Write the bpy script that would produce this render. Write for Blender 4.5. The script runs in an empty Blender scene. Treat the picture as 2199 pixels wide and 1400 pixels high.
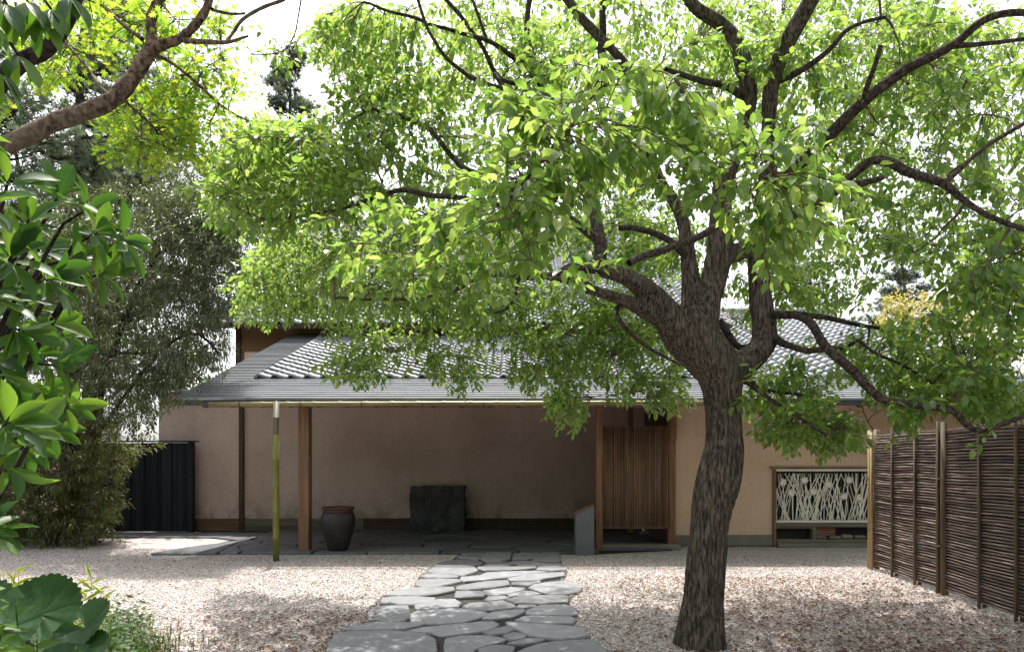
import bpy, math, random
import numpy as np
from mathutils import Vector, Matrix, noise, kdtree
R = math.radians
random.seed(7)
RNG = np.random.default_rng(11)
scene = bpy.context.scene
COL = scene.collection

# ------------------------------------------------------------------ camera
CAM_H = 1.5
F = 1404.0 / 2199.0            # focal length in picture widths
cam_data = bpy.data.cameras.new('camera')
cam_data.sensor_width = 36.0
cam_data.lens = 36.0 * F
cam_data.shift_y = 290.0 / 2199.0
cam_data.clip_start = 0.05
cam_data.clip_end = 2000.0
cam = bpy.data.objects.new('camera', cam_data)
cam.location = (0, 0, CAM_H)
cam.rotation_euler = (R(90), 0, 0)
COL.objects.link(cam)
scene.camera = cam

# ------------------------------------------------------------------ world, sun, exposure
SUN_EL, SUN_AZ = R(69.5), R(-12)       # behind the house, a little to the left
world = bpy.data.worlds.new('World')
scene.world = world
world.use_nodes = True
wn = world.node_tree
wn.nodes.clear()
wo = wn.nodes.new('ShaderNodeOutputWorld')
wb = wn.nodes.new('ShaderNodeBackground')
ws = wn.nodes.new('ShaderNodeTexSky')
ws.sky_type = 'NISHITA'
ws.sun_disc = False
ws.sun_elevation = SUN_EL
ws.sun_rotation = SUN_AZ
ws.air_density = 1.0
ws.dust_density = 4.0
ws.ozone_density = 1.0
wh = wn.nodes.new('ShaderNodeHueSaturation')      # thin bright cloud: the sky is nearly white
wh.inputs['Saturation'].default_value = 0.22
wn.links.new(ws.outputs[0], wh.inputs['Color'])
wn.links.new(wh.outputs[0], wb.inputs['Color'])
wb.inputs['Strength'].default_value = 0.15
wn.links.new(wb.outputs[0], wo.inputs['Surface'])

sun_data = bpy.data.lights.new('sun', 'SUN')
sun_data.energy = 3.0
sun_data.angle = R(0.6)
sun_data.color = (1.0, 0.95, 0.87)
sun = bpy.data.objects.new('sun', sun_data)
sv = Vector((math.sin(SUN_AZ) * math.cos(SUN_EL), math.cos(SUN_AZ) * math.cos(SUN_EL), math.sin(SUN_EL)))
sun.rotation_euler = sv.to_track_quat('Z', 'Y').to_euler()
sun.location = (0, 20, 30)
COL.objects.link(sun)

scene.view_settings.view_transform = 'Standard'
scene.view_settings.look = 'None'
scene.view_settings.exposure = 1.55
scene.view_settings.gamma = 1.0
scene.render.engine = 'CYCLES'
cy = scene.cycles
cy.use_denoising = True
try:
    cy.denoiser = 'OPENIMAGEDENOISE'
    cy.denoising_input_passes = 'RGB_ALBEDO_NORMAL'
    cy.denoising_prefilter = 'ACCURATE'
except Exception:
    pass
cy.max_bounces = 7
cy.diffuse_bounces = 4
cy.glossy_bounces = 2
cy.transmission_bounces = 4
cy.transparent_max_bounces = 4
cy.caustics_reflective = False
cy.caustics_refractive = False
cy.sample_clamp_indirect = 6.0
cy.use_adaptive_sampling = True
cy.adaptive_threshold = 0.02

# ------------------------------------------------------------------ helpers
def at(px, py, Y):
    """the point at depth Y seen at photograph pixel (px, py)"""
    return Vector(((px - 1099.5) / 1404.0 * Y, Y, CAM_H - (py - 990.0) / 1404.0 * Y))

def ground(px, py, z=0.0):
    Y = 1404.0 * (CAM_H - z) / (py - 990.0)
    return Vector(((px - 1099.5) / 1404.0 * Y, Y, z))

def par(o, p):
    if p is not None:
        o.parent = p
        o.matrix_parent_inverse = p.matrix_basis.inverted()

def thing(name, label, cat, loc=(0, 0, 0), group=None):
    o = bpy.data.objects.new(name, None)
    o.empty_display_size = 0.2
    o.location = loc
    COL.objects.link(o)
    o.matrix_basis = Matrix.Translation(loc)
    o['label'] = label
    o['category'] = cat
    if group:
        o['group'] = group
    return o

def tag(o, label=None, cat=None, group=None, kind=None):
    for k, v in (('label', label), ('category', cat), ('group', group), ('kind', kind)):
        if v:
            o[k] = v
    return o

def inst(name, mesh, parent, mat4=None):
    o = bpy.data.objects.new(name, mesh)
    if mat4 is not None:
        o.matrix_basis = mat4
    COL.objects.link(o)
    par(o, parent)
    return o

def mk_mesh(name, V, Fc, mat=None, smooth=False, attrs=None):
    """V (n,3) array; Fc either (m,k) array or list of tuples"""
    me = bpy.data.meshes.new(name)
    V = np.asarray(V, dtype=np.float32).reshape(-1, 3)
    if isinstance(Fc, np.ndarray) and Fc.ndim == 2:
        m, k = Fc.shape
        me.vertices.add(len(V))
        me.vertices.foreach_set('co', V.ravel())
        me.loops.add(m * k)
        me.loops.foreach_set('vertex_index', Fc.astype(np.int32).ravel())
        me.polygons.add(m)
        me.polygons.foreach_set('loop_start', (np.arange(m) * k).astype(np.int32))
        me.polygons.foreach_set('loop_total', np.full(m, k, dtype=np.int32))
        me.update(calc_edges=True)
    else:
        me.from_pydata([tuple(map(float, v)) for v in V], [], [tuple(int(i) for i in f) for f in Fc])
        me.update()
    if smooth:
        me.polygons.foreach_set('use_smooth', np.ones(len(me.polygons), dtype=bool))
    if attrs:
        for k_, a in attrs.items():
            at_ = me.attributes.new(k_, 'FLOAT', 'POINT')
            at_.data.foreach_set('value', np.asarray(a, dtype=np.float32).ravel())
    if mat is not None:
        me.materials.append(mat)
    return me

def obj(name, V, Fc, mat, parent=None, smooth=False, attrs=None):
    return inst(name, mk_mesh(name, V, Fc, mat, smooth, attrs), parent)

BOXF = [(0, 3, 2, 1), (4, 5, 6, 7), (0, 1, 5, 4), (1, 2, 6, 5), (2, 3, 7, 6), (3, 0, 4, 7)]
def boxv(x0, x1, y0, y1, z0, z1):
    return [(x0, y0, z0), (x1, y0, z0), (x1, y1, z0), (x0, y1, z0), (x0, y0, z1), (x1, y0, z1), (x1, y1, z1), (x0, y1, z1)]

def bevel_box(x0, x1, y0, y1, z0, z1, b):
    """box with chamfered edges: 24 vertices"""
    xs, ys, zs = (x0, x1), (y0, y1), (z0, z1)
    V = []; idx = {}
    for i in (0, 1):
        for j in (0, 1):
            for k in (0, 1):
                sx, sy, sz = (1 - 2 * i), (1 - 2 * j), (1 - 2 * k)
                for a in range(3):
                    p = [xs[i] + sx * b, ys[j] + sy * b, zs[k] + sz * b]
                    p[a] = (xs[i], ys[j], zs[k])[a]
                    idx[(i, j, k, a)] = len(V); V.append(tuple(p))
    Fc = []
    for a in range(3):
        o1, o2 = [q for q in range(3) if q != a]
        for s in (0, 1):
            loop = []
            for (u, v) in ((0, 0), (1, 0), (1, 1), (0, 1)):
                key = [0, 0, 0]; key[a] = s; key[o1] = u; key[o2] = v
                loop.append(idx[(key[0], key[1], key[2], a)])
            Fc.append(loop)
    for a in range(3):
        o1, o2 = [q for q in range(3) if q != a]
        for u in (0, 1):
            for v in (0, 1):
                k0 = [0, 0, 0]; k0[o1] = u; k0[o2] = v
                k1 = list(k0); k1[a] = 1
                Fc.append([idx[(*k0, o1)], idx[(*k1, o1)], idx[(*k1, o2)], idx[(*k0, o2)]])
    for i in (0, 1):
        for j in (0, 1):
            for k in (0, 1):
                Fc.append([idx[(i, j, k, a)] for a in range(3)])
    return V, Fc

def fix_normals(me):
    import bmesh
    bm = bmesh.new(); bm.from_mesh(me)
    bmesh.ops.recalc_face_normals(bm, faces=bm.faces)
    bm.to_mesh(me); bm.free()

def box(name, x0, x1, y0, y1, z0, z1, mat, parent=None, b=0.006):
    if b:
        V, Fc = bevel_box(min(x0, x1), max(x0, x1), min(y0, y1), max(y0, y1), min(z0, z1), max(z0, z1), b)
        me = mk_mesh(name, V, Fc, mat)
        fix_normals(me)
        return inst(name, me, parent)
    return obj(name, boxv(x0, x1, y0, y1, z0, z1), BOXF, mat, parent)

def lathe(name, prof, seg, mat, parent=None, loc=(0, 0, 0)):
    V = []; Fc = []
    n = len(prof)
    for i in range(seg):
        a = 2 * math.pi * i / seg
        for r, z in prof:
            V.append((loc[0] + r * math.cos(a), loc[1] + r * math.sin(a), loc[2] + z))
    for i in range(seg):
        j = (i + 1) % seg
        for k in range(n - 1):
            Fc.append((i * n + k, j * n + k, j * n + k + 1, i * n + k + 1))
    return obj(name, V, Fc, mat, parent, smooth=True)

def resample(P, K):
    P = np.asarray(P, dtype=float)
    d = np.r_[0, np.cumsum(np.linalg.norm(np.diff(P[:, :3], axis=0), axis=1))]
    t = np.linspace(0, d[-1], K)
    return np.stack([np.interp(t, d, P[:, c]) for c in range(P.shape[1])], 1)

def smooth_poly(P, K, it=2):
    """Chaikin corner cutting, then K even points (any number of columns: position, radius)"""
    P = np.asarray(P, dtype=float)
    for _ in range(it):
        Q = np.empty((2 * (len(P) - 1) + 2, P.shape[1]))
        Q[0] = P[0]; Q[-1] = P[-1]
        Q[1:-1:2] = P[:-1] * 0.75 + P[1:] * 0.25
        Q[2:-1:2] = P[:-1] * 0.25 + P[1:] * 0.75
        P = Q
    return resample(P, K)

def tubes(P, Rr, n=6):
    """P (N,K,3), Rr (N,K): N tubes of K rings with n sides -> verts, quads (with pointed or flat ends left open)"""
    P = np.asarray(P, float); Rr = np.asarray(Rr, float)
    N, K, _ = P.shape
    T = np.gradient(P, axis=1)
    T /= np.linalg.norm(T, axis=2, keepdims=True) + 1e-9
    m = T.mean(1)
    ref = np.where(np.abs(m[:, 2:3]) > 0.75 * np.linalg.norm(m, axis=1, keepdims=True), np.array([[1.0, 0.13, 0.0]]), np.array([[0.07, 0.1, 1.0]]))
    U = np.cross(T, ref[:, None, :]); U /= np.linalg.norm(U, axis=2, keepdims=True) + 1e-9
    Wv = np.cross(T, U)
    a = np.arange(n) * 2 * math.pi / n
    V = P[:, :, None, :] + Rr[:, :, None, None] * (np.cos(a)[None, None, :, None] * U[:, :, None, :] + np.sin(a)[None, None, :, None] * Wv[:, :, None, :])
    base = (np.arange(N) * K * n)[:, None, None] + (np.arange(K - 1) * n)[None, :, None]
    i0 = base + np.arange(n)[None, None, :]
    i1 = base + ((np.arange(n) + 1) % n)[None, None, :]
    Q = np.stack([i0, i1, i1 + n, i0 + n], -1).reshape(-1, 4)
    return V.reshape(-1, 3), Q

def tube_obj(name, pts, radii, mat, parent=None, n=8, K=None, smooth=True, cap=True):
    P = np.asarray([tuple(p) for p in pts], float)
    A = np.c_[P, np.asarray(radii, float)]
    if K:
        A = smooth_poly(A, K)
    V, Q = tubes(A[None, :, :3], A[None, :, 3], n)
    Fc = [tuple(q) for q in Q]
    if cap:
        k = len(A)
        Fc.append(tuple(range(n))[::-1]); Fc.append(tuple(range((k - 1) * n, k * n)))
    return obj(name, V, Fc, mat, parent, smooth)

def unit(a):
    return a / (np.linalg.norm(a, axis=-1, keepdims=True) + 1e-9)

def leaf_batch(pos, axis, nrm, L, W, tv, tf, curl=0.0):
    """tv: template (k,3) = along, across, out of plane (all in leaf units); returns verts, faces"""
    pos = np.asarray(pos, float); N = len(pos)
    ax = unit(np.asarray(axis, float))
    sd = unit(np.cross(np.asarray(nrm, float), ax))
    nn = np.cross(ax, sd)
    tv = np.asarray(tv, float)
    V = (pos[:, None, :] + ax[:, None, :] * (tv[None, :, 0:1] * np.asarray(L)[:, None, None])
         + sd[:, None, :] * (tv[None, :, 1:2] * np.asarray(W)[:, None, None])
         + nn[:, None, :] * (tv[None, :, 2:3] * np.asarray(L)[:, None, None]))
    tf = np.asarray(tf)
    Fc = (np.arange(N) * len(tv))[:, None, None] + tf[None]
    return V.reshape(-1, 3), Fc.reshape(-1, tf.shape[1])

def join(parts):
    Vs, Fs, o = [], [], 0
    for V, Fc in parts:
        Vs.append(V); Fs.append(Fc + o); o += len(V)
    return np.concatenate(Vs), np.concatenate(Fs)

# ------------------------------------------------------------------ materials
class NT:
    def __init__(s, name):
        s.m = bpy.data.materials.new(name); s.m.use_nodes = True
        s.t = s.m.node_tree; s.t.nodes.clear()
        s.out = s.n('ShaderNodeOutputMaterial')
    def n(s, typ, **kw):
        nd = s.t.nodes.new(typ)
        for k, v in kw.items():
            if k.startswith('i_'):
                nd.inputs[k[2:].replace('_', ' ')].default_value = v
            else:
                setattr(nd, k, v)
        return nd
    def l(s, a, b):
        s.t.links.new(a, b)
    def coords(s, scale=(1, 1, 1), kind='Object'):
        tc = s.n('ShaderNodeTexCoord'); mp = s.n('ShaderNodeMapping')
        mp.inputs['Scale'].default_value = scale
        s.l(tc.outputs[kind], mp.inputs['Vector'])
        return mp.outputs[0]
    def noise(s, co, scale, detail=4, rough=0.55, dist=0.0):
        t = s.n('ShaderNodeTexNoise')
        t.inputs['Scale'].default_value = scale; t.inputs['Detail'].default_value = detail
        t.inputs['Roughness'].default_value = rough; t.inputs['Distortion'].default_value = dist
        s.l(co, t.inputs['Vector'])
        return t.outputs['Fac']
    def ramp(s, fac, stops):
        r = s.n('ShaderNodeValToRGB')
        e = r.color_ramp.elements
        while len(e) > 1:
            e.remove(e[-1])
        e[0].position = stops[0][0]; e[0].color = (*stops[0][1], 1)
        for p, c in stops[1:]:
            q = e.new(p); q.color = (*c, 1)
        s.l(fac, r.inputs['Fac'])
        return r.outputs['Color']
    def mix(s, fac, a, b, mode='MIX'):
        m = s.n('ShaderNodeMix', data_type='RGBA', blend_type=mode)
        for sock, v in ((m.inputs[0], fac), (m.inputs[6], a), (m.inputs[7], b)):
            if isinstance(v, (int, float)):
                sock.default_value = v
            elif isinstance(v, tuple):
                sock.default_value = (*v, 1) if len(v) == 3 else v
            else:
                s.l(v, sock)
        return m.outputs[2]
    def math(s, op, a, b=None, clamp=False):
        m = s.n('ShaderNodeMath', operation=op, use_clamp=clamp)
        for sock, v in zip(m.inputs, (a, b)):
            if v is None:
                continue
            if isinstance(v, (int, float)):
                sock.default_value = v
            else:
                s.l(v, sock)
        return m.outputs[0]
    def bump(s, h, strength=0.3, dist=0.01, prev=None):
        b = s.n('ShaderNodeBump')
        b.inputs['Strength'].default_value = strength; b.inputs['Distance'].default_value = dist
        s.l(h, b.inputs['Height'])
        if prev is not None:
            s.l(prev, b.inputs['Normal'])
        return b.outputs[0]
    def attr(s, name):
        a = s.n('ShaderNodeAttribute', attribute_name=name)
        return a.outputs['Fac']
    def principled(s, col, rough=0.6, normal=None, spec=0.5, metallic=0.0):
        p = s.n('ShaderNodeBsdfPrincipled')
        for sock, v in ((p.inputs['Base Color'], col), (p.inputs['Roughness'], rough), (p.inputs['Specular IOR Level'], spec), (p.inputs['Metallic'], metallic)):
            if isinstance(v, tuple):
                sock.default_value = (*v, 1)
            elif isinstance(v, (int, float)):
                sock.default_value = v
            else:
                s.l(v, sock)
        if normal is not None:
            s.l(normal, p.inputs['Normal'])
        s.p = p
        return p.outputs[0]
    def done(s, sh):
        s.l(sh, s.out.inputs['Surface'])
        return s.m

def m_simple(name, c1, c2, scale=6.0, rough=0.6, bump=0.2, stretch=(1, 1, 1), spec=0.4, bscale=None, dist=0.006, rnd=0.0, metallic=0.0):
    """two-tone noise material with relief; rnd adds a shade per object"""
    t = NT(name)
    co = t.coords(stretch)
    f = t.noise(co, scale, 6, 0.6)
    c = t.ramp(f, [(0.3, c1), (0.7, c2)])
    if rnd:
        oi = t.n('ShaderNodeObjectInfo')
        v = t.math('MULTIPLY_ADD', oi.outputs['Random'], rnd * 2); v.node.inputs[2].default_value = 1 - rnd
        hs = t.n('ShaderNodeHueSaturation')
        t.l(v, hs.inputs['Value']); t.l(c, hs.inputs['Color'])
        c = hs.outputs[0]
    nb = t.noise(co, bscale or scale * 5, 5, 0.65)
    return t.done(t.principled(c, rough, t.bump(nb, bump, dist), spec, metallic))

def m_wood(name, c1, c2, axis='Z', rough=0.65, spec=0.25, rnd=0.12):
    st = {'Z': (14, 14, 0.7), 'X': (0.7, 14, 14), 'Y': (14, 0.7, 14)}[axis]
    return m_simple(name, c1, c2, 2.2, rough, 0.35, st, spec, 5.0, 0.004, rnd)

M = {}
# plaster: warm earth wall, faint trowel clouds
def m_plaster(name, base, warm, stain=None, zmax=0.9):
    t = NT(name)
    co = t.coords()
    big = t.noise(co, 0.9, 5, 0.6, 0.3)
    fine = t.noise(co, 14, 6, 0.7)
    c = t.ramp(big, [(0.36, base), (0.66, warm)])
    c = t.mix(0.14, c, t.ramp(fine, [(0.35, tuple(x * 0.72 for x in base)), (0.65, tuple(min(1, x * 1.2) for x in warm))]))
    streak = t.noise(t.coords((7, 7, 0.35)), 1.6, 5, 0.6)
    c = t.mix(t.math('MULTIPLY', streak, 0.28), c, tuple(x * 0.6 for x in base))
    if stain:
        sx = t.n('ShaderNodeSeparateXYZ'); t.l(co, sx.inputs[0])
        h = t.math('SUBTRACT', zmax, sx.outputs['Z'])
        h = t.math('DIVIDE', h, zmax, True)
        pat = t.noise(t.coords((1.4, 1, 0.9)), 2.1, 6, 0.65, 0.5)
        k = t.math('MULTIPLY', t.math('POWER', h, 1.1), t.math('MULTIPLY', t.math('SUBTRACT', pat, 0.42, True), 6.0, True))
        c = t.mix(t.math('MULTIPLY', k, 0.8), c, stain)
    b1 = t.bump(fine, 0.25, 0.004)
    b2 = t.bump(big, 0.25, 0.03, b1)
    return t.done(t.principled(c, 0.92, b2, 0.1))
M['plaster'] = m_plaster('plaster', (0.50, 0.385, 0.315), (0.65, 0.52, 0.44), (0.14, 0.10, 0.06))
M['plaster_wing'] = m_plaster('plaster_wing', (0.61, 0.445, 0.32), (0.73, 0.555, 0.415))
M['plaster_brown'] = m_plaster('plaster_brown', (0.27, 0.165, 0.10), (0.33, 0.21, 0.13))
M['wood_red'] = m_wood('wood_red', (0.15, 0.072, 0.04), (0.31, 0.165, 0.095))
M['wood_brown'] = m_wood('wood_brown', (0.14, 0.075, 0.042), (0.28, 0.165, 0.10))
M['wood_brown_x'] = m_wood('wood_brown_x', (0.13, 0.07, 0.04), (0.26, 0.155, 0.095), 'X')
M['wood_dark'] = m_wood('wood_dark', (0.05, 0.032, 0.022), (0.11, 0.07, 0.048))
M['wood_dark_y'] = m_wood('wood_dark_y', (0.06, 0.038, 0.025), (0.13, 0.08, 0.05), 'Y')
M['wood_grey_x'] = m_wood('wood_grey_x', (0.10, 0.085, 0.06), (0.2, 0.175, 0.13), 'X')
M['wood_slat'] = m_wood('wood_slat', (0.19, 0.105, 0.068), (0.42, 0.27, 0.18), 'Z', rnd=0.3)
M['black_board'] = m_wood('black_board', (0.010, 0.012, 0.016), (0.024, 0.027, 0.034), 'Z', 0.6, 0.2, 0.3)
M['base_stone'] = m_simple('base_stone', (0.15, 0.14, 0.115), (0.24, 0.22, 0.18), 3, 0.85, 0.3)
M['tile'] = m_simple('tile', (0.15, 0.16, 0.175), (0.27, 0.28, 0.295), 5, 0.55, 0.15, rnd=0.3, spec=0.35)
M['course'] = m_simple('course', (0.15, 0.16, 0.175), (0.26, 0.275, 0.29), 3, 0.38, 0.12, (0.5, 3, 3), rnd=0.16, spec=0.5)
M['dark_metal'] = m_simple('dark_metal', (0.03, 0.032, 0.036), (0.05, 0.05, 0.055), 6, 0.5, 0.1)
M['sign_metal'] = m_simple('sign_metal', (0.105, 0.115, 0.13), (0.14, 0.15, 0.165), 5, 0.55, 0.05, (8, 8, 1), spec=0.4)
M['cream_metal'] = m_simple('cream_metal', (0.74, 0.70, 0.61), (0.82, 0.78, 0.69), 9, 0.6, 0.1)
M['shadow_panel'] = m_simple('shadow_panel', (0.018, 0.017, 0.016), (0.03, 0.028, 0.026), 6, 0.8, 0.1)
M['brick'] = m_simple('brick', (0.20, 0.085, 0.05), (0.28, 0.13, 0.08), 12, 0.85, 0.3, rnd=0.2)
M['jar_body'] = m_simple('jar_body', (0.016, 0.013, 0.013), (0.032, 0.027, 0.028), 5, 0.5, 0.12, (1, 1, 3))
M['jar_rim'] = m_simple('jar_rim', (0.05, 0.024, 0.017), (0.095, 0.045, 0.03), 9, 0.45, 0.15)
M['rock'] = m_simple('rock', (0.012, 0.012, 0.014), (0.075, 0.075, 0.08), 7, 0.6, 0.9, (1, 1, 0.5), 0.45, 14, 0.04)

def m_slate(name, dark, light):
    t = NT(name)
    co = t.coords()
    oi = t.n('ShaderNodeObjectInfo')
    ad = t.n('ShaderNodeVectorMath', operation='ADD')
    sc = t.n('ShaderNodeVectorMath', operation='SCALE'); sc.inputs['Scale'].default_value = 37.0
    cmb = t.n('ShaderNodeCombineXYZ'); t.l(oi.outputs['Random'], cmb.inputs[0]); t.l(oi.outputs['Random'], cmb.inputs[1])
    t.l(cmb.outputs[0], sc.inputs[0]); t.l(co, ad.inputs[0]); t.l(sc.outputs[0], ad.inputs[1])
    v = ad.outputs[0]
    a = t.noise(v, 2.2, 6, 0.62, 0.8)
    b = t.noise(v, 9, 7, 0.7, 0.6)
    c = t.ramp(a, [(0.3, dark), (0.62, tuple((x + y) / 2 for x, y in zip(dark, light))), (0.8, light)])
    c = t.mix(t.math('MULTIPLY', t.math('SUBTRACT', b, 0.52, True), 2.2, True), c, tuple(min(1, x * 1.9) for x in light))
    hs = t.n('ShaderNodeHueSaturation')
    vv = t.math('MULTIPLY_ADD', oi.outputs['Random'], 0.45); vv.node.inputs[2].default_value = 0.8
    t.l(vv, hs.inputs['Value']); t.l(c, hs.inputs['Color'])
    n1 = t.bump(a, 0.6, 0.02); n2 = t.bump(b, 0.5, 0.008, n1)
    rg = t.math('MULTIPLY_ADD', b, 0.35); rg.node.inputs[2].default_value = 0.36
    return t.done(t.principled(hs.outputs[0], rg, n2, 0.45))
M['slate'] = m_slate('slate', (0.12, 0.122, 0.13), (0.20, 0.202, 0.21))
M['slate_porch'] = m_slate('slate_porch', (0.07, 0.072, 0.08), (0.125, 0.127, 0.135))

def m_ground(name, c1, c2, c3, patch=None):
    t = NT(name)
    co = t.coords()
    vo = t.n('ShaderNodeTexVoronoi', feature='F1'); vo.inputs['Scale'].default_value = 42
    t.l(co, vo.inputs['Vector'])
    sp = t.n('ShaderNodeSeparateColor'); t.l(vo.outputs['Color'], sp.inputs[0])
    c = t.ramp(sp.outputs[0], [(0.0, c1), (0.45, c2), (1.0, c3)])
    big = t.noise(co, 0.8, 5, 0.6)
    c = t.mix(t.math('MULTIPLY', big, 0.5), c, tuple(x * 0.7 for x in c2))
    h = t.math('SUBTRACT', 1.0, vo.outputs['Distance'])
    return t.done(t.principled(c, 0.9, t.bump(h, 0.8, 0.02), 0.15))
M['gravel_base'] = m_ground('gravel_base', (0.28, 0.235, 0.22), (0.44, 0.39, 0.37), (0.58, 0.53, 0.51))
M['soil'] = m_ground('soil', (0.03, 0.022, 0.015), (0.06, 0.045, 0.03), (0.10, 0.075, 0.05))
M['joint'] = m_ground('joint', (0.02, 0.018, 0.017), (0.04, 0.035, 0.032), (0.075, 0.065, 0.058))
def m_pebble():
    t = NT('pebble')
    r = t.attr('rnd')
    c = t.ramp(r, [(0.0, (0.18, 0.145, 0.13)), (0.1, (0.33, 0.285, 0.26)), (0.3, (0.40, 0.355, 0.33)), (0.6, (0.50, 0.452, 0.43)), (0.85, (0.58, 0.535, 0.51)), (1.0, (0.70, 0.665, 0.645))])
    return t.done(t.principled(c, 0.8, None, 0.25))
M['pebble'] = m_pebble()

def m_leaf(name, cols, trans, tmul=1.0, rough=0.42, spec=0.5, tfac=0.45, under=None):
    """leaf skin plus light shining through; shade differs from leaf to leaf"""
    t = NT(name)
    r = t.attr('rnd')
    if isinstance(r.node, bpy.types.ShaderNode):
        pass
    n = len(cols)
    c = t.ramp(r, [(i / max(1, n - 1), q) for i, q in enumerate(cols)])
    tc = t.ramp(r, [(i / max(1, len(trans) - 1), tuple(x * tmul for x in q)) for i, q in enumerate(trans)])
    p = t.principled(c, rough, None, spec)
    tr = t.n('ShaderNodeBsdfTranslucent'); t.l(tc, tr.inputs['Color'])
    mx = t.n('ShaderNodeMixShader'); mx.inputs[0].default_value = tfac
    t.l(p, mx.inputs[1]); t.l(tr.outputs[0], mx.inputs[2])
    return t.done(mx.outputs[0])
def m_leaf_obj(name, cols, trans, rough=0.35, spec=0.5, tfac=0.4):
    """the same for leaves that are objects of their own: shade by object, ribs as relief"""
    t = NT(name)
    oi = t.n('ShaderNodeObjectInfo')
    c = t.ramp(oi.outputs['Random'], [(i / max(1, len(cols) - 1), q) for i, q in enumerate(cols)])
    tc = t.ramp(oi.outputs['Random'], [(i / max(1, len(trans) - 1), q) for i, q in enumerate(trans)])
    co = t.coords()
    sx = t.n('ShaderNodeSeparateXYZ'); t.l(co, sx.inputs[0])
    ay = t.math('ABSOLUTE', sx.outputs['Y'])
    rib = t.math('SINE', t.math('MULTIPLY', t.math('SUBTRACT', sx.outputs['X'], t.math('MULTIPLY', ay, 0.9)), 70.0))
    mid = t.math('LESS_THAN', ay, 0.012)
    c = t.mix(t.math('MULTIPLY', mid, 0.5), c, (0.20, 0.28, 0.07))
    c = t.mix(t.math('MULTIPLY', t.noise(co, 5, 4), 0.35), c, tuple(x * 0.55 for x in cols[0]))
    nb = t.bump(rib, 0.07, 0.008)
    p = t.principled(c, rough, nb, spec)
    tr = t.n('ShaderNodeBsdfTranslucent'); t.l(tc, tr.inputs['Color'])
    mx = t.n('ShaderNodeMixShader'); mx.inputs[0].default_value = tfac
    t.l(p, mx.inputs[1]); t.l(tr.outputs[0], mx.inputs[2])
    return t.done(mx.outputs[0])

# ================================================================== ground
def sheet(name, pts, z, mat, kind='structure'):
    V = [(p[0], p[1], z) for p in pts]
    o = obj(name, V, [tuple(range(len(V)))], mat)
    o['kind'] = kind
    return o
earth = sheet('ground', [(-600, -200), (600, -200), (600, 900), (-600, 900)], -0.03, M['soil'])
gravel_outline = [(-11, -3), (6.4, -3), (7.5, 15), (-8.2, 14.6), (-8.2, 13.0), (-9.0, 12.1), (-11.5, 11.6)]
court = sheet('gravel_court', gravel_outline, 0.0, M['gravel_base'])

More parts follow.
